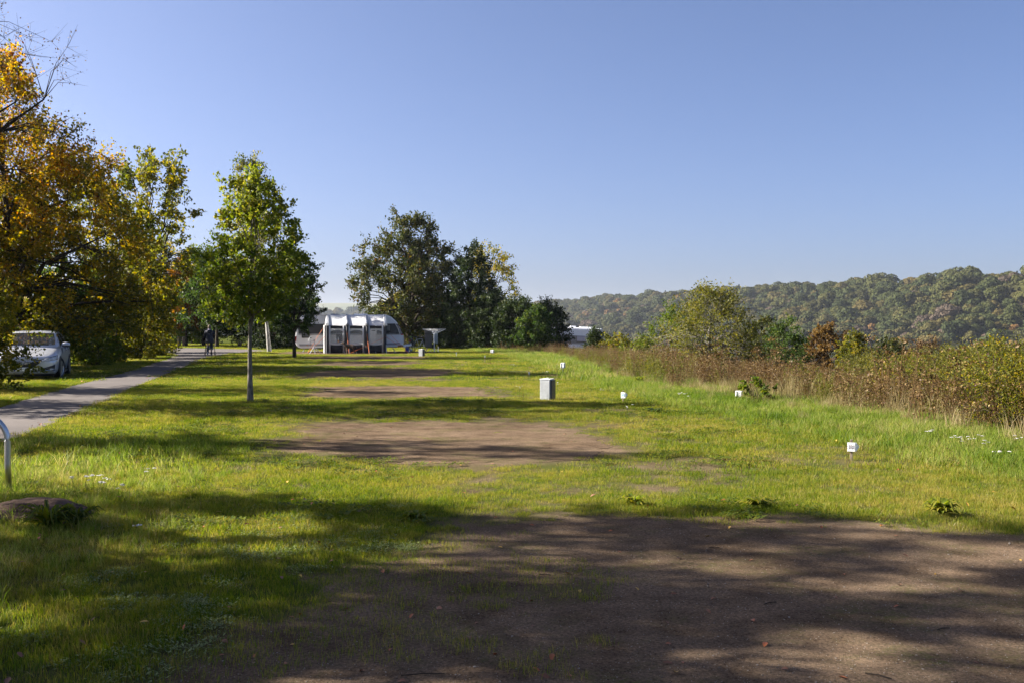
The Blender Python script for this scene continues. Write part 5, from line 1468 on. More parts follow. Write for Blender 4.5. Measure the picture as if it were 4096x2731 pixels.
# ------------------------------------------------------------ parked car
def car():
    M_paint = plain("silver_car_paint", (0.52, 0.54, 0.58), 0.28, metal=0.35, var=0.03, scale=2, coat=0.6)
    M_glass = plain("car_glass", (0.018, 0.022, 0.028), 0.03, var=.2, spec=1.0)
    M_chrome = plain("chrome", (0.7, 0.71, 0.73), 0.12, metal=1.0, var=.03)
    M_lens = plain("headlight_lens", (0.45, 0.47, 0.50), 0.08, var=.35, scale=14, spec=0.9)
    M_inner = plain("car_interior", (0.03, 0.032, 0.036), 0.8)
    rz = R(19)
    fl = Vector((px_x(225, 31.6), 31.6, 0)); Rm = Matrix.Rotation(rz, 3, 'Z')
    org = fl - Rm @ Vector((.80, .95, 0))
    t = empty("parked_car", org, rz, "silver estate car parked on the verge half behind the hazel bush", "car")
    L = 4.95
    # body lofted along its length: (y, half width at sill, at waist, z sill, z waist, z top edge, half width top edge)
    S = [(0.00, .52, .58, .30, .52, .66, .50), (.06, .72, .78, .24, .52, .70, .62), (.18, .82, .87, .20, .54, .75, .72), (.45, .86, .91, .18, .58, .84, .78), (.95, .88, .93, .18, .62, .92, .80),
         (1.30, .88, .93, .18, .64, .97, .82), (1.60, .87, .92, .18, .65, 1.00, .84), (2.4, .86, .92, .18, .66, 1.00, .855), (3.2, .86, .93, .18, .67, 1.01, .855), (3.9, .87, .935, .19, .69, 1.03, .85), (4.5, .85, .91, .22, .70, 1.04, .82), (4.80, .78, .85, .28, .70, 1.03, .75), (4.95, .66, .74, .40, .70, .98, .66)]
    rings = []
    for y, ws, ww, zs, zw, zt, wt in S:
        half = [(ws * .75, zs - .02), (ws, zs), (ws + (ww - ws) * .7, zs + (zw - zs) * .35), (ww, zw), (ww - .012, zw + (zt - zw) * .45), (wt + .03, zt - .035), (wt - .03, zt), (wt * .5, zt + .035)]
        rings.append([Vector((x, y, z)) for x, z in half] + [Vector((-x, y, z)) for x, z in reversed(half)])
    b = MB(); b.loft(rings); b.build("body", M_paint, t, smooth=True, bevel=0.0, sub=1)
    # cabin: windscreen base y 1.25 to roof
    def cab(zf, inset):
        return None
    C = [(1.22, 1.01, .80, 1.02), (1.55, 1.0, .84, 1.17), (2.05, 1.0, .85, 1.415), (2.5, 1.0, .855, 1.475), (3.2, 1.01, .85, 1.465), (3.9, 1.03, .84, 1.41), (4.5, 1.03, .79, 1.29), (4.78, 1.03, .72, 1.08)]
    rings = []
    for y, zb, wb, zt in C:
        wt = wb - (zt - zb) * .42
        rings.append([Vector((wb, y, zb - .04)), Vector((wb * .6 + wt * .4, y, zb + (zt - zb) * .45)), Vector((wt, y, zt - .05)), Vector((wt - .07, y, zt)), Vector((wt * .5, y, zt + .018)), Vector((-wt * .5, y, zt + .018)), Vector((-wt + .07, y, zt)), Vector((-wt, y, zt - .05)), Vector((-wb * .6 - wt * .4, y, zb + (zt - zb) * .45)), Vector((-wb, y, zb - .04))])
    b = MB(); b.loft(rings); b.build("roof", M_paint, t, smooth=True)
    def cabp(y, s, side_, off=.006):
        """point on the cabin flank: s from waist 0 to roof 1"""
        ys = [c[0] for c in C]; zb = np.interp(y, ys, [c[1] for c in C]); wb = np.interp(y, ys, [c[2] for c in C]); zt = np.interp(y, ys, [c[3] for c in C])
        wt = wb - (zt - zb) * .42
        P = [(wb, zb - .04), (wb * .6 + wt * .4, zb + (zt - zb) * .45), (wt, zt - .05)]
        if s < .5: k = s / .5; p = [P[0][i] + (P[1][i] - P[0][i]) * k for i in (0, 1)]
        else: k = (s - .5) / .5; p = [P[1][i] + (P[2][i] - P[1][i]) * k for i in (0, 1)]
        return Vector((side_ * (p[0] + off), y, p[1]))
    # windscreen
    def ws(u, v):
        y = 1.27 + (2.02 - 1.27) * v
        ys = [c[0] for c in C]; zt = float(np.interp(y, ys, [c[3] for c in C])); wb = float(np.interp(y, ys, [c[2] for c in C])); zb = float(np.interp(y, ys, [c[1] for c in C])); wt = wb - (zt - zb) * .42
        w_ = wt - .055
        x = (-1 + 2 * u) * w_
        return Vector((x, y - .012, zt + .022 + .018 * (1 - abs(x / w_) ** 2) - .012))
    b = MB(); b.grid(ws, 12, 8); b.build("windscreen", M_glass, t, smooth=True)
    for sd in (1, -1):
        for (ya, yb_, lo, hi, nm) in ((1.72, 2.62, .16, .92, "side_window"), (2.70, 3.52, .16, .94, "side_window"), (3.60, 4.35, .2, .9, "side_window")):
            def g_(u, v, ya=ya, yb_=yb_, lo=lo, hi=hi):
                y = ya + (yb_ - ya) * u
                hh = hi if ya > 2 else lo + (hi - lo) * min(1, (u * 1.9 + .12))
                if ya > 3.5: hh = lo + (hi - lo) * min(1, (1.02 - u) * 2.2 + .1)
                return cabp(y, lo + (hh - lo) * v, sd)
            b = MB(); b.grid(g_, 10, 5); b.build(nm, M_glass, t, smooth=True)
        b = MB(); b.tube([cabp(1.55, .9, sd, .01), cabp(2.05, .97, sd, .01), cabp(2.6, .99, sd, .01), cabp(3.4, .99, sd, .01), cabp(4.2, .98, sd, .01), cabp(4.6, .6, sd, .01), cabp(4.5, .15, sd, .01), cabp(3.2, .13, sd, .012), cabp(1.7, .13, sd, .012)], .011, 5); b.build("window_trim", M_chrome, t, smooth=True)
        b = MB(); b.tube([cabp(2.2, 1, sd, -.02) + Vector((0, 0, .05)), cabp(3.2, 1, sd, -.02) + Vector((0, 0, .055)), cabp(4.1, 1, sd, -.02) + Vector((0, 0, .04))], .018, 6); b.build("roof_rail", M_chrome, t)
        # wheel arches, wheels
        for y, steer in ((.95, R(-16)), (3.78, 0.0)):
            b = MB(); n = 24
            b.loft([[Vector((sd * x, y + .375 * math.cos(a), .335 + .375 * math.sin(a))) for a in [6.283 * k / n for k in range(n)]] for x in (.70, .937)]); b.build("wheel_arch", M_black, t)
            w = wheel(t, (sd * .835, y, .335), .335, .225, rot=(steer if sd > 0 else math.pi + steer), spokes=5)
        # mirror, handles, crease, sill
        b = MB(); b.ell((sd * 1.02, 1.62, 1.06), (.13, .075, .075)); b.tube([(sd * .88, 1.66, .99), (sd * .98, 1.63, 1.0)], .03, 6); m = b.build("mirror", M_paint, t, smooth=True)
        b = MB(); b.ell((sd * 1.02, 1.625, 1.01), (.128, .078, .04)); b.build("mirror_base", M_black, m, smooth=True)
        for y in (2.52, 3.42):
            b = MB(); b.box((sd * .935, y, .86), (.03, .2, .028)); b.build("door_handle", M_chrome, t, bevel=.01)
        for y in (1.68, 2.66, 3.55):
            b = MB(); b.prism([(-.004, .25), (.004, .25), (.004, .95), (-.004, .95)], lambda p, k, y=y: Vector((sd * (.905 + .027 * k + (.012 if .4 < p[1] < .8 else -.02)), y + p[0], p[1]))); b.build("door_gap", M_black, t)
        b = MB(); b.box((sd * .885, 2.35, .235), (.03, 2.0, .05)); b.build("sill_trim", M_chrome, t, bevel=.01)
        b = MB(); b.box((sd * .88, 2.35, .185), (.05, 2.1, .05)); b.build("sill", M_black, t)
        # headlight wrapping the corner
        def hl(u, v, sd=sd):
            x = .46 + .43 * u; y = .005 + .11 * u ** 1.6 + .32 * max(0, u - .55)
            return Vector((sd * x, y + .015 + .04 * v - .03, .575 + .045 * u + v * (.045 + .09 * u)))
        b = MB(); b.grid(hl, 12, 4); h = b.build("headlight", M_black, t, smooth=True, solid=.04)
        def hl2(u, v): p = hl(.06 + .9 * u, .15 + .7 * v); return p + Vector((0, -.024, 0))
        b = MB(); b.grid(hl2, 12, 4); b.build("lens", M_lens, h, smooth=True, solid=.01)
        b = MB(); b.tube([hl2(.03, .0) + Vector((0, -.01, -.004)), hl2(.5, .0) + Vector((0, -.01, -.004)), hl2(1, .0) + Vector((0, -.01, 0)), hl2(1, 1) + Vector((0, -.005, 0))], .009, 5); b.build("light_strip", M_white, h)
        # fog light recess
        def fg(u, v, sd=sd): return Vector((sd * (.46 + .38 * u), .0 + .13 * u ** 1.5 + .0, .285 + v * (.06 + .12 * u)))
        b = MB(); b.grid(fg, 8, 3); fr_ = b.build("fog_recess", M_black, t, smooth=True, solid=.04)
        b = MB(); b.tube([fg(.05, .1) + Vector((0, -.03, 0)), fg(.55, .05) + Vector((0, -.03, 0)), fg(1, .12) + Vector((0, -.03, 0)), fg(.98, .6) + Vector((0, -.03, 0))], .014, 5); b.build("fog_trim", M_chrome, fr_)
        b = MB(); b.ell(tuple(fg(.75, .3) + Vector((0, -.03, 0))), (.06, .02, .028)); b.build("fog_lamp", M_lens, fr_, smooth=True)
    # grille, badge wing, bumper, plate
    b = MB(); b.prism([(-.47, .63), (.47, .63), (.40, .50), (.25, .40), (-.25, .40), (-.40, .50)], lambda p, k: Vector((p[0], -.012 + .08 * abs(p[0]) ** 1.6 + .06 * k, p[1]))); g = b.build("grille", M_black, t)
    b = MB(); b.tube([(-.42, .005, .585), (-.2, -.02, .57), (0, -.028, .565), (.2, -.02, .57), (.42, .005, .585)], .012, 5); b.build("grille_bar", M_chrome, g)
    b = MB(); n = 20
    b.tube([Vector((.055 * math.cos(a), -.04, .545 + .055 * math.sin(a))) for a in [6.283 * k / n for k in range(n + 1)]], .007, 5); b.tube([(-.05, -.04, .55), (0.01, -.045, .55), (-.01, -.045, .54), (.05, -.04, .54)], .006, 5); b.build("emblem", M_chrome, g)
    b = MB()
    for i in range(5): b.box((0, -.008, .425 + i * .028), (.46 + .06 * i, .02, .008))
    b.build("grille_slats", M_anth, g)
    b = MB(); b.loft([[Vector((x, y - .02, z)) for z, y in ((.19, .05 + .22 * abs(x / .85) ** 3), (.23, .0 + .22 * abs(x / .85) ** 3), (.255, .015 + .22 * abs(x / .85) ** 3), (.25, .12 + .22 * abs(x / .85) ** 3))] for x in np.linspace(-.84, .84, 17)]); b.build("bumper_lip", M_silver, t)
    b = MB(); b.loft([[Vector((x, y - .005, z)) for z, y in ((.12, .07 + .2 * abs(x / .85) ** 3), (.19, .04 + .2 * abs(x / .85) ** 3), (.19, .2 + .2 * abs(x / .85) ** 3))] for x in np.linspace(-.8, .8, 13)]); b.build("front_valance", M_black, t)
    b = MB(); b.box((-.02, -.045, .335), (.52, .02, .115)); p = b.build("number_plate", M_white, t, bevel=.01)
    b = MB(); b.box((-.265, -.057, .335), (.04, .004, .105)); b.build("plate_band", M_blue, p)
    text_mesh("J 52", .105, M_black, p, "lettering", Matrix.Translation((.10, -.058, .335)) @ FACE)
    # wipers, fin, interior mirror
    b = MB(); b.tube([(-.6, 1.24, 1.045), (.55, 1.23, 1.05)], .012, 5); b.build("wiper", M_black, t)
    b = MB(); b.prism([(3.95, 1.43), (4.15, 1.41), (4.12, 1.50)], lambda q, k: Vector((-.02 + .04 * k, q[0], q[1]))); b.build("roof_fin", M_paint, t)
    for sd in (1, -1):
        b = MB(); b.box((sd * .68, 4.86, .86), (.26, .16, .14)); b.build("tail_light", M_red, t, bevel=.03)
car()

# ------------------------------------------------------------ second caravan, beyond the bushes
def caravan_two():
    D = 100.0; x0 = px_x(2320, D); z0 = float(H(x0 - 2, D))
    t = empty("caravan", (x0, D, -1.05), 0, "old white caravan with a brown slatted band half hidden behind bushes", "caravan")
    t.rotation_euler = (0, R(2.3), 0)
    b = MB(); b.box((-.6, 1.1, 1.55), (5.6, 2.1, 2.15)); b.build("body", M_white, t, bevel=.16)
    M_tan = plain("brown_grey_panel", (0.17, 0.155, 0.14), 0.6, var=.1)
    b = MB(); b.box((-.6, .04, 1.42), (5.56, .04, .80)); band = b.build("slatted_band", M_tan, t)
    for i in range(5):
        b = MB(); b.box((-.6, .015, 1.10 + i * .155), (5.54, .02, .018)); b.build("slat_line", M_white, band)
    b = MB(); b.box((.12, .0, 1.53), (1.12, .05, .58)); w = b.build("window", M_tan, t, bevel=.05)
    b = MB(); b.box((.12, -.03, 1.53), (.98, .03, .46)); b.build("pane", plain("curtained_pane", (.45, .43, .48), .15, var=.08), w, bevel=.05)
    b = MB(); b.box((.25, -.005, 1.0), (.5, .03, .18)); b.build("fridge_vent", M_silver, t)
    b = MB(); b.box((.75, 1.1, 2.68), (1.7, .7, .12)); b.build("roof_hatch", M_white, t, bevel=.05)
    b = MB(); b.box((-.75, 1.1, 2.70), (.6, .6, .16)); b.build("roof_hatch", M_white, t, bevel=.06)
    b = MB(); b.box((1.9, .03, 2.3), (.06, .03, .1)); b.build("side_marker", M_red, t)
    wheel(t, (-.6, .15, .32), .32, .18, rot=R(-90), spokes=6)
caravan_two()

# ------------------------------------------------------------ pitch markers, boxes, posts
def number_sign(px, py, z_top, txt, mat, label, turn, w, h):
    d = 1.6 * F / (py - 1310)
    t = empty("pitch_sign", (px_x(px, d), d, 0), turn, label, "sign", "numbered pitch signs")
    b = MB(); b.box((0, .03, z_top / 2 - .02), (.03, .03, z_top + .04)); b.build("post", M_wood, t, bevel=.003)
    zc = z_top - .035 - h / 2
    b = MB(); b.box((0, .008, zc), (w, .006, h)); p = b.build("plate", M_white, t, bevel=.002)
    # side flap folded back to a point
    b = MB(); b.prism([(-h / 2, 0), (h / 2, 0), (.12 * h, 1), (-.05 * h, 1)], lambda q, k: Vector((w / 2 + .012 + q[1] * .03 - .004 * k, .012 + q[1] * .055, zc + q[0]))); b.build("flap", M_white, t)
    b = MB(); b.box((w / 2 + .006, .012, zc), (.016, .006, h)); b.build("fold", M_white, t)
    text_mesh(txt, h * .62, mat, p, "lettering", Matrix.Translation((0, .0035, zc)) @ FACE @ Matrix.Diagonal((.72, 1, 1, 1)))
number_sign(3407, 1842, .255, "181", M_numgrey, "white pitch sign reading 181 on a short wooden post", R(-22), .088, .108)
number_sign(2491, 1607, .25, "182", M_numblue, "white pitch sign reading 182 in blue on a short post", R(-30), .085, .125)

def power_box(px, py, label, w=.15, h=.17, post=.09, turn=-.35, dim=.12):
    d = 1.6 * F / (py - 1310)
    t = empty("power_box", (px_x(px, d), d, 0), turn, label, "power box", "white power boxes on posts")
    b = MB(); b.box((0, 0, post / 2), (.035, .035, post + .04)); b.build("post", M_steel, t)
    b = MB(); b.box((0, 0, post + h / 2), (w, dim, h)); bx = b.build("housing", M_dirtwhite, t, bevel=.012)
    b = MB(); b.box((0, -dim / 2 - .008, post + h / 2 + .012), (w * .82, .016, h * .72)); b.build("lid", M_white, bx, bevel=.008)
    b = MB(); b.tube([(w * .25, -dim / 2 - .0, post + .035), (w * .25, -dim / 2 - .05, post + .0)], .022, 8); b.build("socket", M_cloth, bx)
    b = MB(); b.box((-w * .3, -dim / 2 - .012, post + h / 2), (.01, .02, h * .9)); b.build("hinge", M_anth, bx)
power_box(2957, 1600, "white power box in front of bright green weeds", .15, .165, .05)
power_box(2252, 1488, "white power box on a post before the brown herbs", .155, .19, .16)
power_box(1969, 1416, "far grey power box at the dark bushes", .2, .2, .08)

def cabinet(px, py, label, hgt, w, dd, turn):
    d = 1.6 * F / (py - 1310)
    t = empty("supply_cabinet", (px_x(px, d), d, 0), turn, label, "cabinet", "grey supply cabinets on the lawn")
    b = MB(); b.box((0, 0, hgt / 2 - .02), (w, dd, hgt)); b.build("housing", M_conc, t, bevel=.008)
    b = MB(); b.box((0, 0, hgt - .01), (w + .015, dd + .015, .02)); b.build("top", M_dirtwhite, t, bevel=.004)
    b = MB(); b.box((.0, -dd / 2 - .006, hgt / 2 - .02), (w * .93, .012, hgt * .92)); b.build("door", M_conc, t, bevel=.004)
    b = MB(); b.box((w / 2 + .025, .0, hgt / 2 - .03), (.04, dd * .8, hgt)); b.build("rear_post", M_anth, t)
    b = MB(); b.box((-w / 2 - .012, -.02, hgt * .85), (.024, .04, .05)); b.build("lock", M_black, t)
    b = MB(); b.ell((0.02, 0, hgt + .005), (.05, .04, .015)); b.build("knob", M_dirtwhite, t, smooth=True)
cabinet(2188, 1598, "pale grey supply cabinet standing in the middle of the lawn", .475, .24, .24, R(-24))
cabinet(1686, 1423, "small grey supply cabinet in front of the bicycles", .40, .25, .22, R(-22))

def stake(px, py, h, label, mat):
    d = 1.6 * F / (py - 1310)
    t = empty("marker_stake", (px_x(px, d), d, 0), .2, label, "stake", "marker stakes in the grass")
    b = MB(); b.box((0, 0, h / 2 - .02), (.035, .02, h)); b.build("stake_body", mat, t, bevel=.004)
    b = MB(); b.box((0.0, -.014, h - .06), (.05, .01, .08)); b.build("tag", M_dirtwhite, t)
stake(2116, 1502, .16, "weathered yellowish stake left of the grey cabinet's rear", M_wood)
stake(1940, 1452, .38, "thin stake in a clump of dry weeds on the far lawn", M_wood)
stake(1826, 1424, .26, "thin pale stake right of the clothes dryer", M_dirtwhite)
stake(1753, 1404, .36, "white stake at the foot of the clothes dryer", M_white)

# wooden stumps by the bend of the path
for i, (px, d, h, lab) in enumerate(((716, 86.0, .82, "left wooden stump by the bend of the path"), (736, 86.6, .8, "right wooden stump by the bend of the path"))):
    t = empty("wooden_stump", (px_x(px, d), d, 0), 0, lab, "stump", "wooden stumps")
    b = MB(); b.loft([[Vector((.16 * w * math.cos(a) * (1 + .06 * math.sin(3 * a)), .16 * w * math.sin(a), z)) for a in [6.283 * k / 12 for k in range(12)]] for z, w in ((-.05, 1.15), (.2, 1.0), (h, .95))]); b.build("stump_body", M_wood, t, smooth=False)
    b = MB(); b.loft([[Vector((.145 * math.cos(a), .145 * math.sin(a), z)) for a in [6.283 * k / 12 for k in range(12)]] for z in (h + .001, h + .012)]); b.build("cut_face", M_conc, t)

# steel hoop at the left edge
d = 9.9; hx = px_x(32, d)
t = empty("steel_hoop", (hx, d, 0), 0.15, "bent steel tube hoop standing in the grass at the left edge", "hoop")
r_ = .27; hh = .745
path = [(0, 0, -.1), (-.01, 0, .25), (-.012, 0, hh - r_)] + [(-.012 - r_ + r_ * math.cos(a), 0, hh - r_ + r_ * math.sin(a)) for a in [R(x) for x in range(6, 91, 6)]] + [(-.75, 0, hh)] + [(-.75 - r_ * math.sin(a), 0, hh - r_ + r_ * math.cos(a)) for a in [R(x) for x in range(6, 91, 6)]] + [(-.96, 0, .25), (-.97, 0, -.1)]
M_tube = plain("brushed_steel_tube", (0.5, 0.5, 0.5), 0.3, metal=1.0, var=.06, scale=30)
b = MB(); b.tube(path, .03, 14); b.build("tube", M_tube, t, smooth=True)
for x in (0, -.97):
    b = MB(); b.loft([[Vector((x + q_ * math.cos(a), q_ * math.sin(a), z)) for a in [6.283 * k / 14 for k in range(14)]] for z, q_ in ((-.03, .045), (.015, .045), (.02, .032))]); b.build("collar", M_tube, t)

# boulder
M_rock = bark_mat("brown_sandstone", (0.04, 0.026, 0.019), (0.125, 0.08, 0.06), 7)
def rock():
    d = 8.45
    t = empty("boulder", (px_x(150, d), d, 0), 0, "flat brown sandstone boulder lying in the grass below the steel hoop", "boulder")
    bm = bmesh.new(); bmesh.ops.create_icosphere(bm, subdivisions=5, radius=1)
    for v in bm.verts:
        c = v.co.copy(); n = 1 + .13 * wav(c.x * 2.2, c.y * 2.2 + c.z * 1.5, 1.3, 2.0) + .10 * wav(c.x * 5, c.z * 6 + c.y * 3, 1.4, 4.0) + .045 * wav(c.x * 14, c.z * 16 + c.y * 9, 1.4, 6.0)
        v.co = Vector((c.x * .48 * n, c.y * .3 * n, max(-.1, c.z * .13 * n * (1 - .25 * (c.x + .15) ** 2)) + .01))
    me = bpy.data.meshes.new("boulder"); bm.to_mesh(me); bm.free(); me.materials.append(M_rock)
    for p in me.polygons: p.use_smooth = True
    link("stone", me, t)
rock()

# power pylon far behind the caravan
def pylon():
    D = 1150.0; x = px_x(1496, D); z0 = float(H(x, D)); top = px_z(1213, D)
    t = empty("power_pylon", (x, D, z0), .3, "lattice power pylon in the far haze above the caravan roof", "pylon")
    h = top - z0
    b = MB()
    w0 = 3.2; r_ = .16
    lv = [0, .25, .45, .6, .72, .82, .9, 1.0]
    wd = [w0 * (1 - .86 * v) for v in lv]
    for i in range(len(lv) - 1):
        A = [Vector((sx * wd[i], sy * wd[i], h * lv[i])) for sx, sy in ((-1, -1), (1, -1), (1, 1), (-1, 1))]; B = [Vector((sx * wd[i + 1], sy * wd[i + 1], h * lv[i + 1])) for sx, sy in ((-1, -1), (1, -1), (1, 1), (-1, 1))]
        for k in range(4):
            b.tube([A[k], B[k]], r_, 4); b.tube([A[k], B[(k + 1) % 4]], r_ * .6, 4); b.tube([A[(k + 1) % 4], B[k]], r_ * .6, 4)
    b.build("mast", M_steel, t)
    for v, w in ((.66, 9.0), (.60, 13.0)):
        b = MB(); z = h * v
        for s in (-1, 1):
            b.tube([(0, 0, z + 2), (s * w, 0, z)], r_ * .8, 4); b.tube([(0, 0, z), (s * w, 0, z)], r_ * .8, 4)
            for q_ in (.6, 1.0): b.tube([(s * w * q_, 0, z), (s * w * q_, 0, z - 3)], r_ * .8, 4)
        b.build("crossarm", M_steel, t)
pylon()

# ------------------------------------------------------------ small growth
def yarrow(x, y, seed, label, n=6, sp=.1, h=.16, group="white yarrow plants in the grass", mat=None):
    g = np.random.default_rng(seed)
    t = empty("yarrow", (x, y, float(H(x, y))), 0, label, "flower", group)
    P0 = []; P1 = []; C = []
    for i in range(n):
        a = g.random() * 6.283; r__ = sp * math.sqrt(g.random()); hh_ = h * g.uniform(.75, 1.15)
        b0 = np.array([math.cos(a) * r__ * .6, math.sin(a) * r__ * .6, -.01]); b1 = np.array([math.cos(a) * r__, math.sin(a) * r__, hh_])
        P0.append(b0); P1.append(b1)
        m = 26
        q_ = g.normal(0, 1, (m, 2)); q_ /= np.maximum(1, np.linalg.norm(q_, axis=1, keepdims=True))
        C.append(np.column_stack([b1[0] + q_[:, 0] * .019, b1[1] + q_[:, 1] * .019, b1[2] + .004 - 4 * (q_ ** 2).sum(1) * .0015]))
    V, Fq = np_tubes(P0, P1, np.full(n, .0025), np.full(n, .0015), 3)
    link("stem", np_mesh("yarrow_stem", V, Fq, L_lime, tint=np.full(len(Fq), .3)), t)
    C = np.concatenate(C); m = len(C)
    s = .0065
    a = g.random(m) * 6.283; dx = np.stack([np.cos(a), np.sin(a), g.normal(0, .3, m)], -1) * s; dy = np.stack([-np.sin(a), np.cos(a), g.normal(0, .3, m)], -1) * s
    V = np.stack([C - dx, C + dy, C + dx, C - dy], 1).reshape(-1, 3)
    link("flower_head", np_mesh("yarrow_head", V, np.arange(4 * m).reshape(m, 4), mat or M_petal), t)
    return t
M_petal = plain("white_petals", (0.5, 0.49, 0.46), 0.8, var=.06)
fl_list = [(320, 1935, "white yarrow left of the centre of the left lawn", 5), (372, 1920, "white yarrow heads beside the leftmost yarrow", 5), (395, 1945, "low white yarrow below its neighbours", 5), (600, 1900, "small white yarrow alone right of the left clump", 3), (480, 1965, "half hidden yarrow in the left shade", 3),
           (545, 2120, "single tall yarrow in the shade right of the boulder", 2),
           (3720, 1745, "white yarrow at the foot of the thicket", 4), (3840, 1775, "broad white yarrow clump at the right", 7), (3900, 1768, "white yarrow right of the broad clump", 5), (4010, 1840, "white yarrow near the right picture edge", 4), (3950, 1790, "low white yarrow below the broad clump", 4), (4070, 1765, "tall white yarrow at the hedge corner", 3),
           (2225, 1530, "small white flowers right behind the grey cabinet", 4), (2410, 1560, "small white flowers left of the 182 sign", 3), (2515, 1632, "small white flowers below the 182 sign", 3), (2750, 1580, "small white flowers left of the near power box", 4), (2180, 1478, "white flowers left of the far power box", 6), (2240, 1465, "white flowers behind the far power box", 6), (1975, 1465, "tiny white flowers on the far lawn", 5), (2055, 1448, "tiny white flowers where the tan grass begins", 5), (2720, 1575, "white flowers in the tan grass edge", 4), (2075, 1545, "white flowers left of the grey cabinet", 5)]
for i, (px, py, lab, n) in enumerate(fl_list):
    d = 1.6 * F / (py + 25 - 1310)
    yarrow(px_x(px, d), d, 500 + i, lab, n, .05 + .012 * n * min(1, d / 14), .13 if px < 700 else .17)

def leafy_plant(name, px, py, seed, label, mat, n=26, ln=.14, w=.05, h=.1, cat="plant"):
    g = np.random.default_rng(seed); d = 1.6 * F / (py - 1310); x = px_x(px, d)
    t = empty(name, (x, d, float(H(x, d))), 0, label, cat)
    V = []; Fc = []; tn = []
    for i in range(n):
        a = g.random() * 6.283; L_ = ln * g.uniform(.6, 1.2); up = g.uniform(.3, 1.0) * h
        dr = np.array([math.cos(a), math.sin(a), 0]); sd = np.array([-math.sin(a), math.cos(a), 0])
        st = []
        for k, (u, ww) in enumerate(((0.02, .15), (.35, 1.0), (.7, .8), (1.0, .05))):
            c = dr * L_ * u + np.array([0, 0, up * math.sin(u * 2.4) + .01]); st += [c - sd * w * .5 * ww + np.array([0, 0, .01 * ww]), c, c + sd * w * .5 * ww + np.array([0, 0, .01 * ww])]
        b_ = len(V); V += st
        for k in range(3):
            for j in range(2): Fc.append([b_ + 3 * k + j, b_ + 3 * k + j + 1, b_ + 3 * k + j + 4, b_ + 3 * k + j + 3]); tn.append(g.random())
    link("foliage", np_mesh(name, V, Fc, mat, tint=tn, smooth=True), t)
leafy_plant("dock_plant", 3770, 2062, 601, "broad leaved green weed at the gravel edge on the right", L_young, 60, .15, .04, .13)
leafy_plant("dock_plant", 2560, 1530, 602, "broad leaved weed in the tan grass between the signs", L_young, 34, .26, .07, .2)
leafy_plant("dock_plant", 1660, 2085, 603, "dark leafy weed in the shaded lawn centre", L_lime, 40, .14, .035, .07)
leafy_plant("dock_plant", 2620, 1650, 604, "flat dark weed right of the 182 sign", L_mid, 24, .25, .08, .08)
leafy_plant("dock_plant", 2530, 2020, 605, "leafy weed at the top edge of the gravel", L_young, 34, .15, .04, .08)
leafy_plant("dock_plant", 3020, 2030, 606, "bushy weed at the gravel edge below the 181 sign", L_young, 34, .14, .04, .09)
# the bright weeds behind the near power box, dry umbels round the 181 sign
make_tree("green_weeds", "bright yellow green weeds right behind the near power box", "plant", (px_x(3020, 21.2), 21.2), L_lime, M_bark, leafpart="foliage", woodpart="stems", seed=611, Ht=.52, base=.02, rx=.36, trunk_r=.006, stems=16, n_clump=40, per=16, leaf=.08, clump_r=.09, gap=.5, lump=.4, prof=PR_SHRUB, zmin=.01)
for i, (px, py, lab, s) in enumerate(((3455, 1838, "dry brown umbels standing right of the 181 sign", .34), (3385, 1858, "dry brown umbels before the 181 sign", .3), (1955, 1458, "dry brown weeds round the thin stake", .9), (2105, 1510, "dry grey weeds round the yellowish stake", .45), (2085, 1600, "dry weed clump left of the grey cabinet", .5))):
    d = 1.6 * F / (py - 1310); o = link("dry_herb", ST[3 + i % 2]); o.location = (px_x(px, d), d, 0); o.scale = (s, s, s)
    tag(o, lab, "plant", "dry herbs on the lawn")
# feathery leaves before the boulder
leafy_plant("yarrow_leaves", 190, 2115, 621, "feathery green leaves growing in front of the boulder", L_lime, 60, .24, .025, .2)
leafy_plant("yarrow_leaves", 300, 2105, 622, "dark feathery leaves at the right end of the boulder", L_mid, 50, .2, .022, .16)

# pale mat of small leaves on the worn ground (stuff)
def rosette(name, mat, seed, n, ln, w):
    g = np.random.default_rng(seed); V = []; tn = []
    c = g.normal(0, .05, (n, 2)); a = g.random(n) * 6.283; t_ = g.uniform(.1, .6, n)
    d_ = np.stack([np.cos(a), np.sin(a), t_], -1) * ln; s_ = np.stack([-np.sin(a), np.cos(a), np.zeros(n)], -1) * w / 2
    C = np.column_stack([c, np.full(n, .004) + g.random(n) * .015])
    V = np.stack([C, C + d_ * .5 + s_, C + d_, C + d_ * .5 - s_], 1).reshape(-1, 3)
    return np_mesh(name, V, np.arange(4 * n).reshape(n, 4), mat, tint=g.random(n))
L_pale = leaf_mat("leaf_pale_green", [(0, (.07, .10, .028)), (.5, (.15, .19, .06)), (1, (.26, .29, .12))], .3)
ROS = [rosette("mat_leaves", L_pale, 700 + i, 44, .02, .009) for i in range(3)]
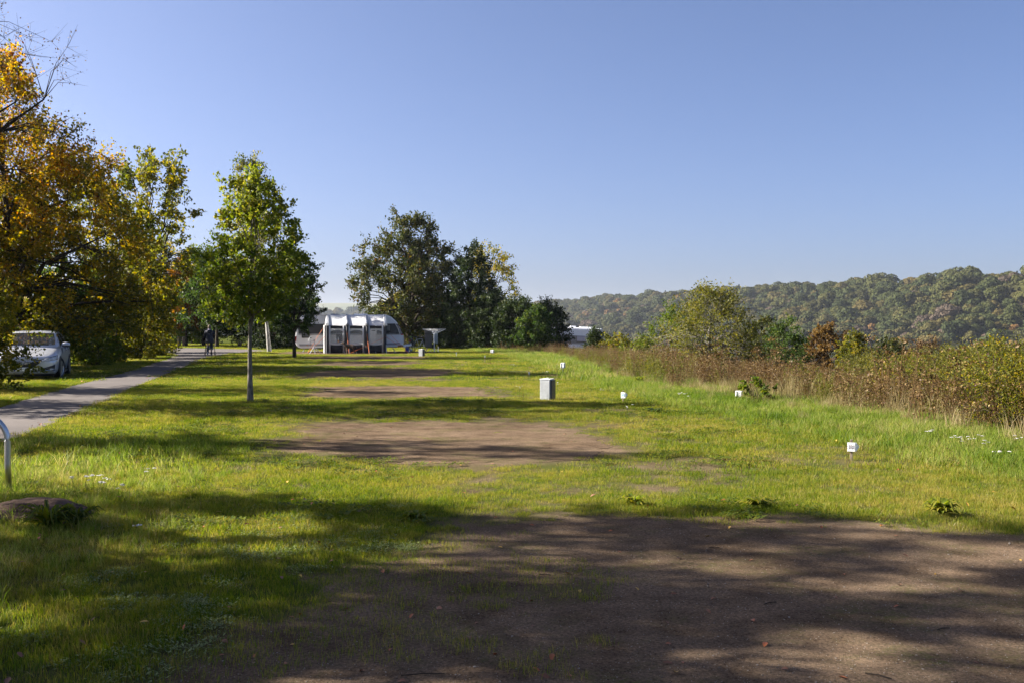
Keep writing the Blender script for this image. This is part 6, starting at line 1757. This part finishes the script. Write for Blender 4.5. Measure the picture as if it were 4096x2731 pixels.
def matplants():
    n = 9000; x, y = rand_area(n, 4.4, 9.0, .5)
    k = (wav(x, y, 2.2, 9.0) + .7 * wav(x, y, 7.0, 1.0) > .3) & (rng.random(n) < .45) & (x > -3.2) & (x < -.3 - .12 * (y - 5)) & (bare_at(x, y) < .8) & (x > -2.6 - .2 * (y - 5))
    x, y = x[k], y[k]
    scatter("ground_cover", np.column_stack([x, y, np.full(len(x), .004)]), rng.integers(0, 3, len(x)), rng.random(len(x)) * 6.283, rng.uniform(.7, 1.3, len(x)), ROS)
    n = 12000; x, y = rand_area(n, 8, 26, .5)
    k = (wav(x, y, 1.6, 3.0) > .35) & (rng.random(n) < .5) & (bare_at(x, y) < .8) & (in_road(x, y, .2) == False) & (side(x, y) < .5)
    x, y = x[k], y[k]
    scatter("ground_cover", np.column_stack([x, y, np.full(len(x), .02)]), rng.integers(0, 3, len(x)), rng.random(len(x)) * 6.283, rng.uniform(.8, 1.5, len(x)), [rosette("clover", L_lime, 710 + i, 40, .03, .018) for i in range(3)])
matplants()

# sparse thin shoots on the gravel, pebbles
def gravel_bits():
    pb = []
    for i in range(4):
        bm = bmesh.new(); bmesh.ops.create_icosphere(bm, subdivisions=1, radius=.5)
        g = np.random.default_rng(720 + i)
        for v in bm.verts: v.co = Vector((v.co.x * g.uniform(.7, 1.2), v.co.y * g.uniform(.7, 1.2), v.co.z * g.uniform(.4, .7)))
        me = bpy.data.meshes.new("pebble"); bm.to_mesh(me); bm.free(); me.materials.append(M_peb[min(i, 2)]); pb.append(me)
    n = 34000; y = 3.6 + 5.2 * rng.random(n) ** 1.3; x = (rng.random(n) * 2 - .75) * (.53 * y + .4)
    k = bare_at(x, y) > .7; x, y = x[k], y[k]; n = len(x)
    s = np.clip(rng.lognormal(-5.35, .38, n), .002, .02)
    scatter("pebbles", np.column_stack([x, y, .004 + s * .1]), np.where(rng.random(n) < .008, 3, rng.integers(0, 3, n)), rng.random(n) * 6.283, s, pb)
    n = 11000; y = 3.6 + 5.0 * rng.random(n); x = (rng.random(n) * 2 - 1.1) * (.53 * y + .4)
    k = (bare_at(x, y) > .6) & (wav(x, y, 1.3, 2.0) + .6 * wav(x, y, 4.0, 5.0) - .25 * x > .2); x, y = x[k], y[k]; n = len(x)
    scatter("grass", np.column_stack([x, y, np.full(n, .003)]), rng.integers(0, 2, n), rng.random(n) * 6.283, rng.uniform(.5, 1.0, n), [tuft_mesh("shoots", M_grass, 9, .07, .015, .05, .0025, 730 + i, .8) for i in range(2)])
M_peb = [plain("pebble_brown", (.14, .105, .075), .95, var=.2, spec=.05), plain("pebble_grey", (.105, .09, .075), .95, var=.2, spec=.05), plain("pebble_pale", (.24, .21, .175), .95, var=.25, spec=.05)]
gravel_bits()

# fallen leaves, each its own object
def fallen():
    mats = [(plain("fallen_orange", (.30, .085, .022), .6, var=.25, scale=30), "orange"), (plain("fallen_brown", (.16, .065, .03), .7, var=.3, scale=30), "brown"), (plain("fallen_yellow", (.42, .25, .035), .6, var=.2, scale=30), "yellow")]
    ms = []
    for mi, (m, nm) in enumerate(mats):
        for k in range(2):
            g = np.random.default_rng(800 + mi * 2 + k); V = []; Fc = []
            for i, (u, w) in enumerate(((-.5, .04), (-.3, .5), (0, .78), (.25, .6), (.5, .05))):
                z = .10 * math.sin(u * 3 + k) + .06
                V += [(u, -w * .32, z + .16 * w * (1 - .4 * k)), (u, 0, z), (u, w * .32, z + .13 * w)]
            for i in range(4):
                for j in range(2): Fc.append([3 * i + j, 3 * i + j + 1, 3 * i + j + 4, 3 * i + j + 3])
            ms.append((np_mesh("fallen_leaf", V, Fc, m, smooth=True), nm))
    n = 0; tries = 0
    while n < 230 and tries < 6000:
        tries += 1
        y = 4.2 + 12 * rng.random() ** 1.7; x = (rng.random() * 2 - 1) * .52 * y
        if x > 1.5 and rng.random() < .55: continue
        if float(side(x, y)) > -.5: continue
        me, nm = ms[int(rng.choice(6, p=[.25, .22, .18, .18, .09, .08]))]
        b_ = float(bare_at(np.array([x]), np.array([y]))[0])
        where = "bare gravel" if b_ > .6 else "grass"
        o = link("fallen_leaf", me); s = rng.uniform(.028, .055)
        o.location = (x, y, .006 if b_ > .6 else rng.uniform(.035, .07)); o.rotation_euler = (rng.normal(0, .25), rng.normal(0, .25), rng.random() * 6.283); o.scale = (s, s, s)
        tag(o, "%s fallen leaf lying on the %s" % (nm, where), "leaf", "%s fallen leaves on the %s" % (nm, where)); n += 1
    for edge, nm_e in ((ROAD_R, "right"), (ROAD_L[4:], "left")):
        E = np.array(edge); E = E[E[:, 1] > 11]; E = E[E[:, 1] < 50]; E = E[np.argsort(E[:, 1])]
        for k in range(38):
            y = 13 + 26 * rng.random() ** 1.5; x = float(np.interp(y, E[:, 1], E[:, 0])) + rng.normal(0, .16)
            if abs(x) > .54 * y: continue
            me, nm = ms[int(rng.choice(6, p=[.25, .22, .14, .14, .13, .12]))]
            o = link("fallen_leaf", me); s = rng.uniform(.045, .085)
            o.location = (x, y, .035); o.rotation_euler = (rng.normal(0, .3), rng.normal(0, .3), rng.random() * 6.283); o.scale = (s, s, s)
            tag(o, "%s fallen leaf along the %s edge of the path" % (nm, nm_e), "leaf", "%s fallen leaves along the %s edge of the path" % (nm, nm_e))
fallen()
# twigs on the gravel
for i, (px, py, a, L_) in enumerate(((3085, 2420, .5, .09), (3780, 2525, .4, .09), (2860, 2195, -.2, .07), (3520, 2715, -.7, .12), (1690, 2710, .1, .2), (2180, 2305, -.4, .08))):
    d = 1.6 * F / (py - 1310); b = MB(); b.tube([(-L_ / 2, 0, .006), (0, .006, .009), (L_ / 2, 0, .007)], .003, 5)
    o = b.build("twig", M_bark); o.location = (px_x(px, d), d, .004); o.rotation_euler = (0, 0, a); tag(o, "short dry twig lying on the bare gravel", "twig", "dry twigs on the gravel")

# ------------------------------------------------------------ haze
def haze():
    m = bpy.data.materials.new("haze_air"); m.use_nodes = True
    nt = m.node_tree; nt.nodes.clear()
    v = nt.nodes.new("ShaderNodeVolumePrincipled"); v.inputs["Color"].default_value = (0.78, 0.86, 1.0, 1)
    v.inputs["Density"].default_value = 0.00008; v.inputs["Anisotropy"].default_value = 0.2
    o = nt.nodes.new("ShaderNodeOutputMaterial"); nt.links.new(v.outputs[0], o.inputs["Volume"])
    b = MB(); zt = 140.0; zb = BASE - 3
    b.box((0, 0, (zt + zb) / 2), (24400, 24400, zt - zb))
    ob = b.build("haze", m)
    tag(ob, kind="stuff")
haze()
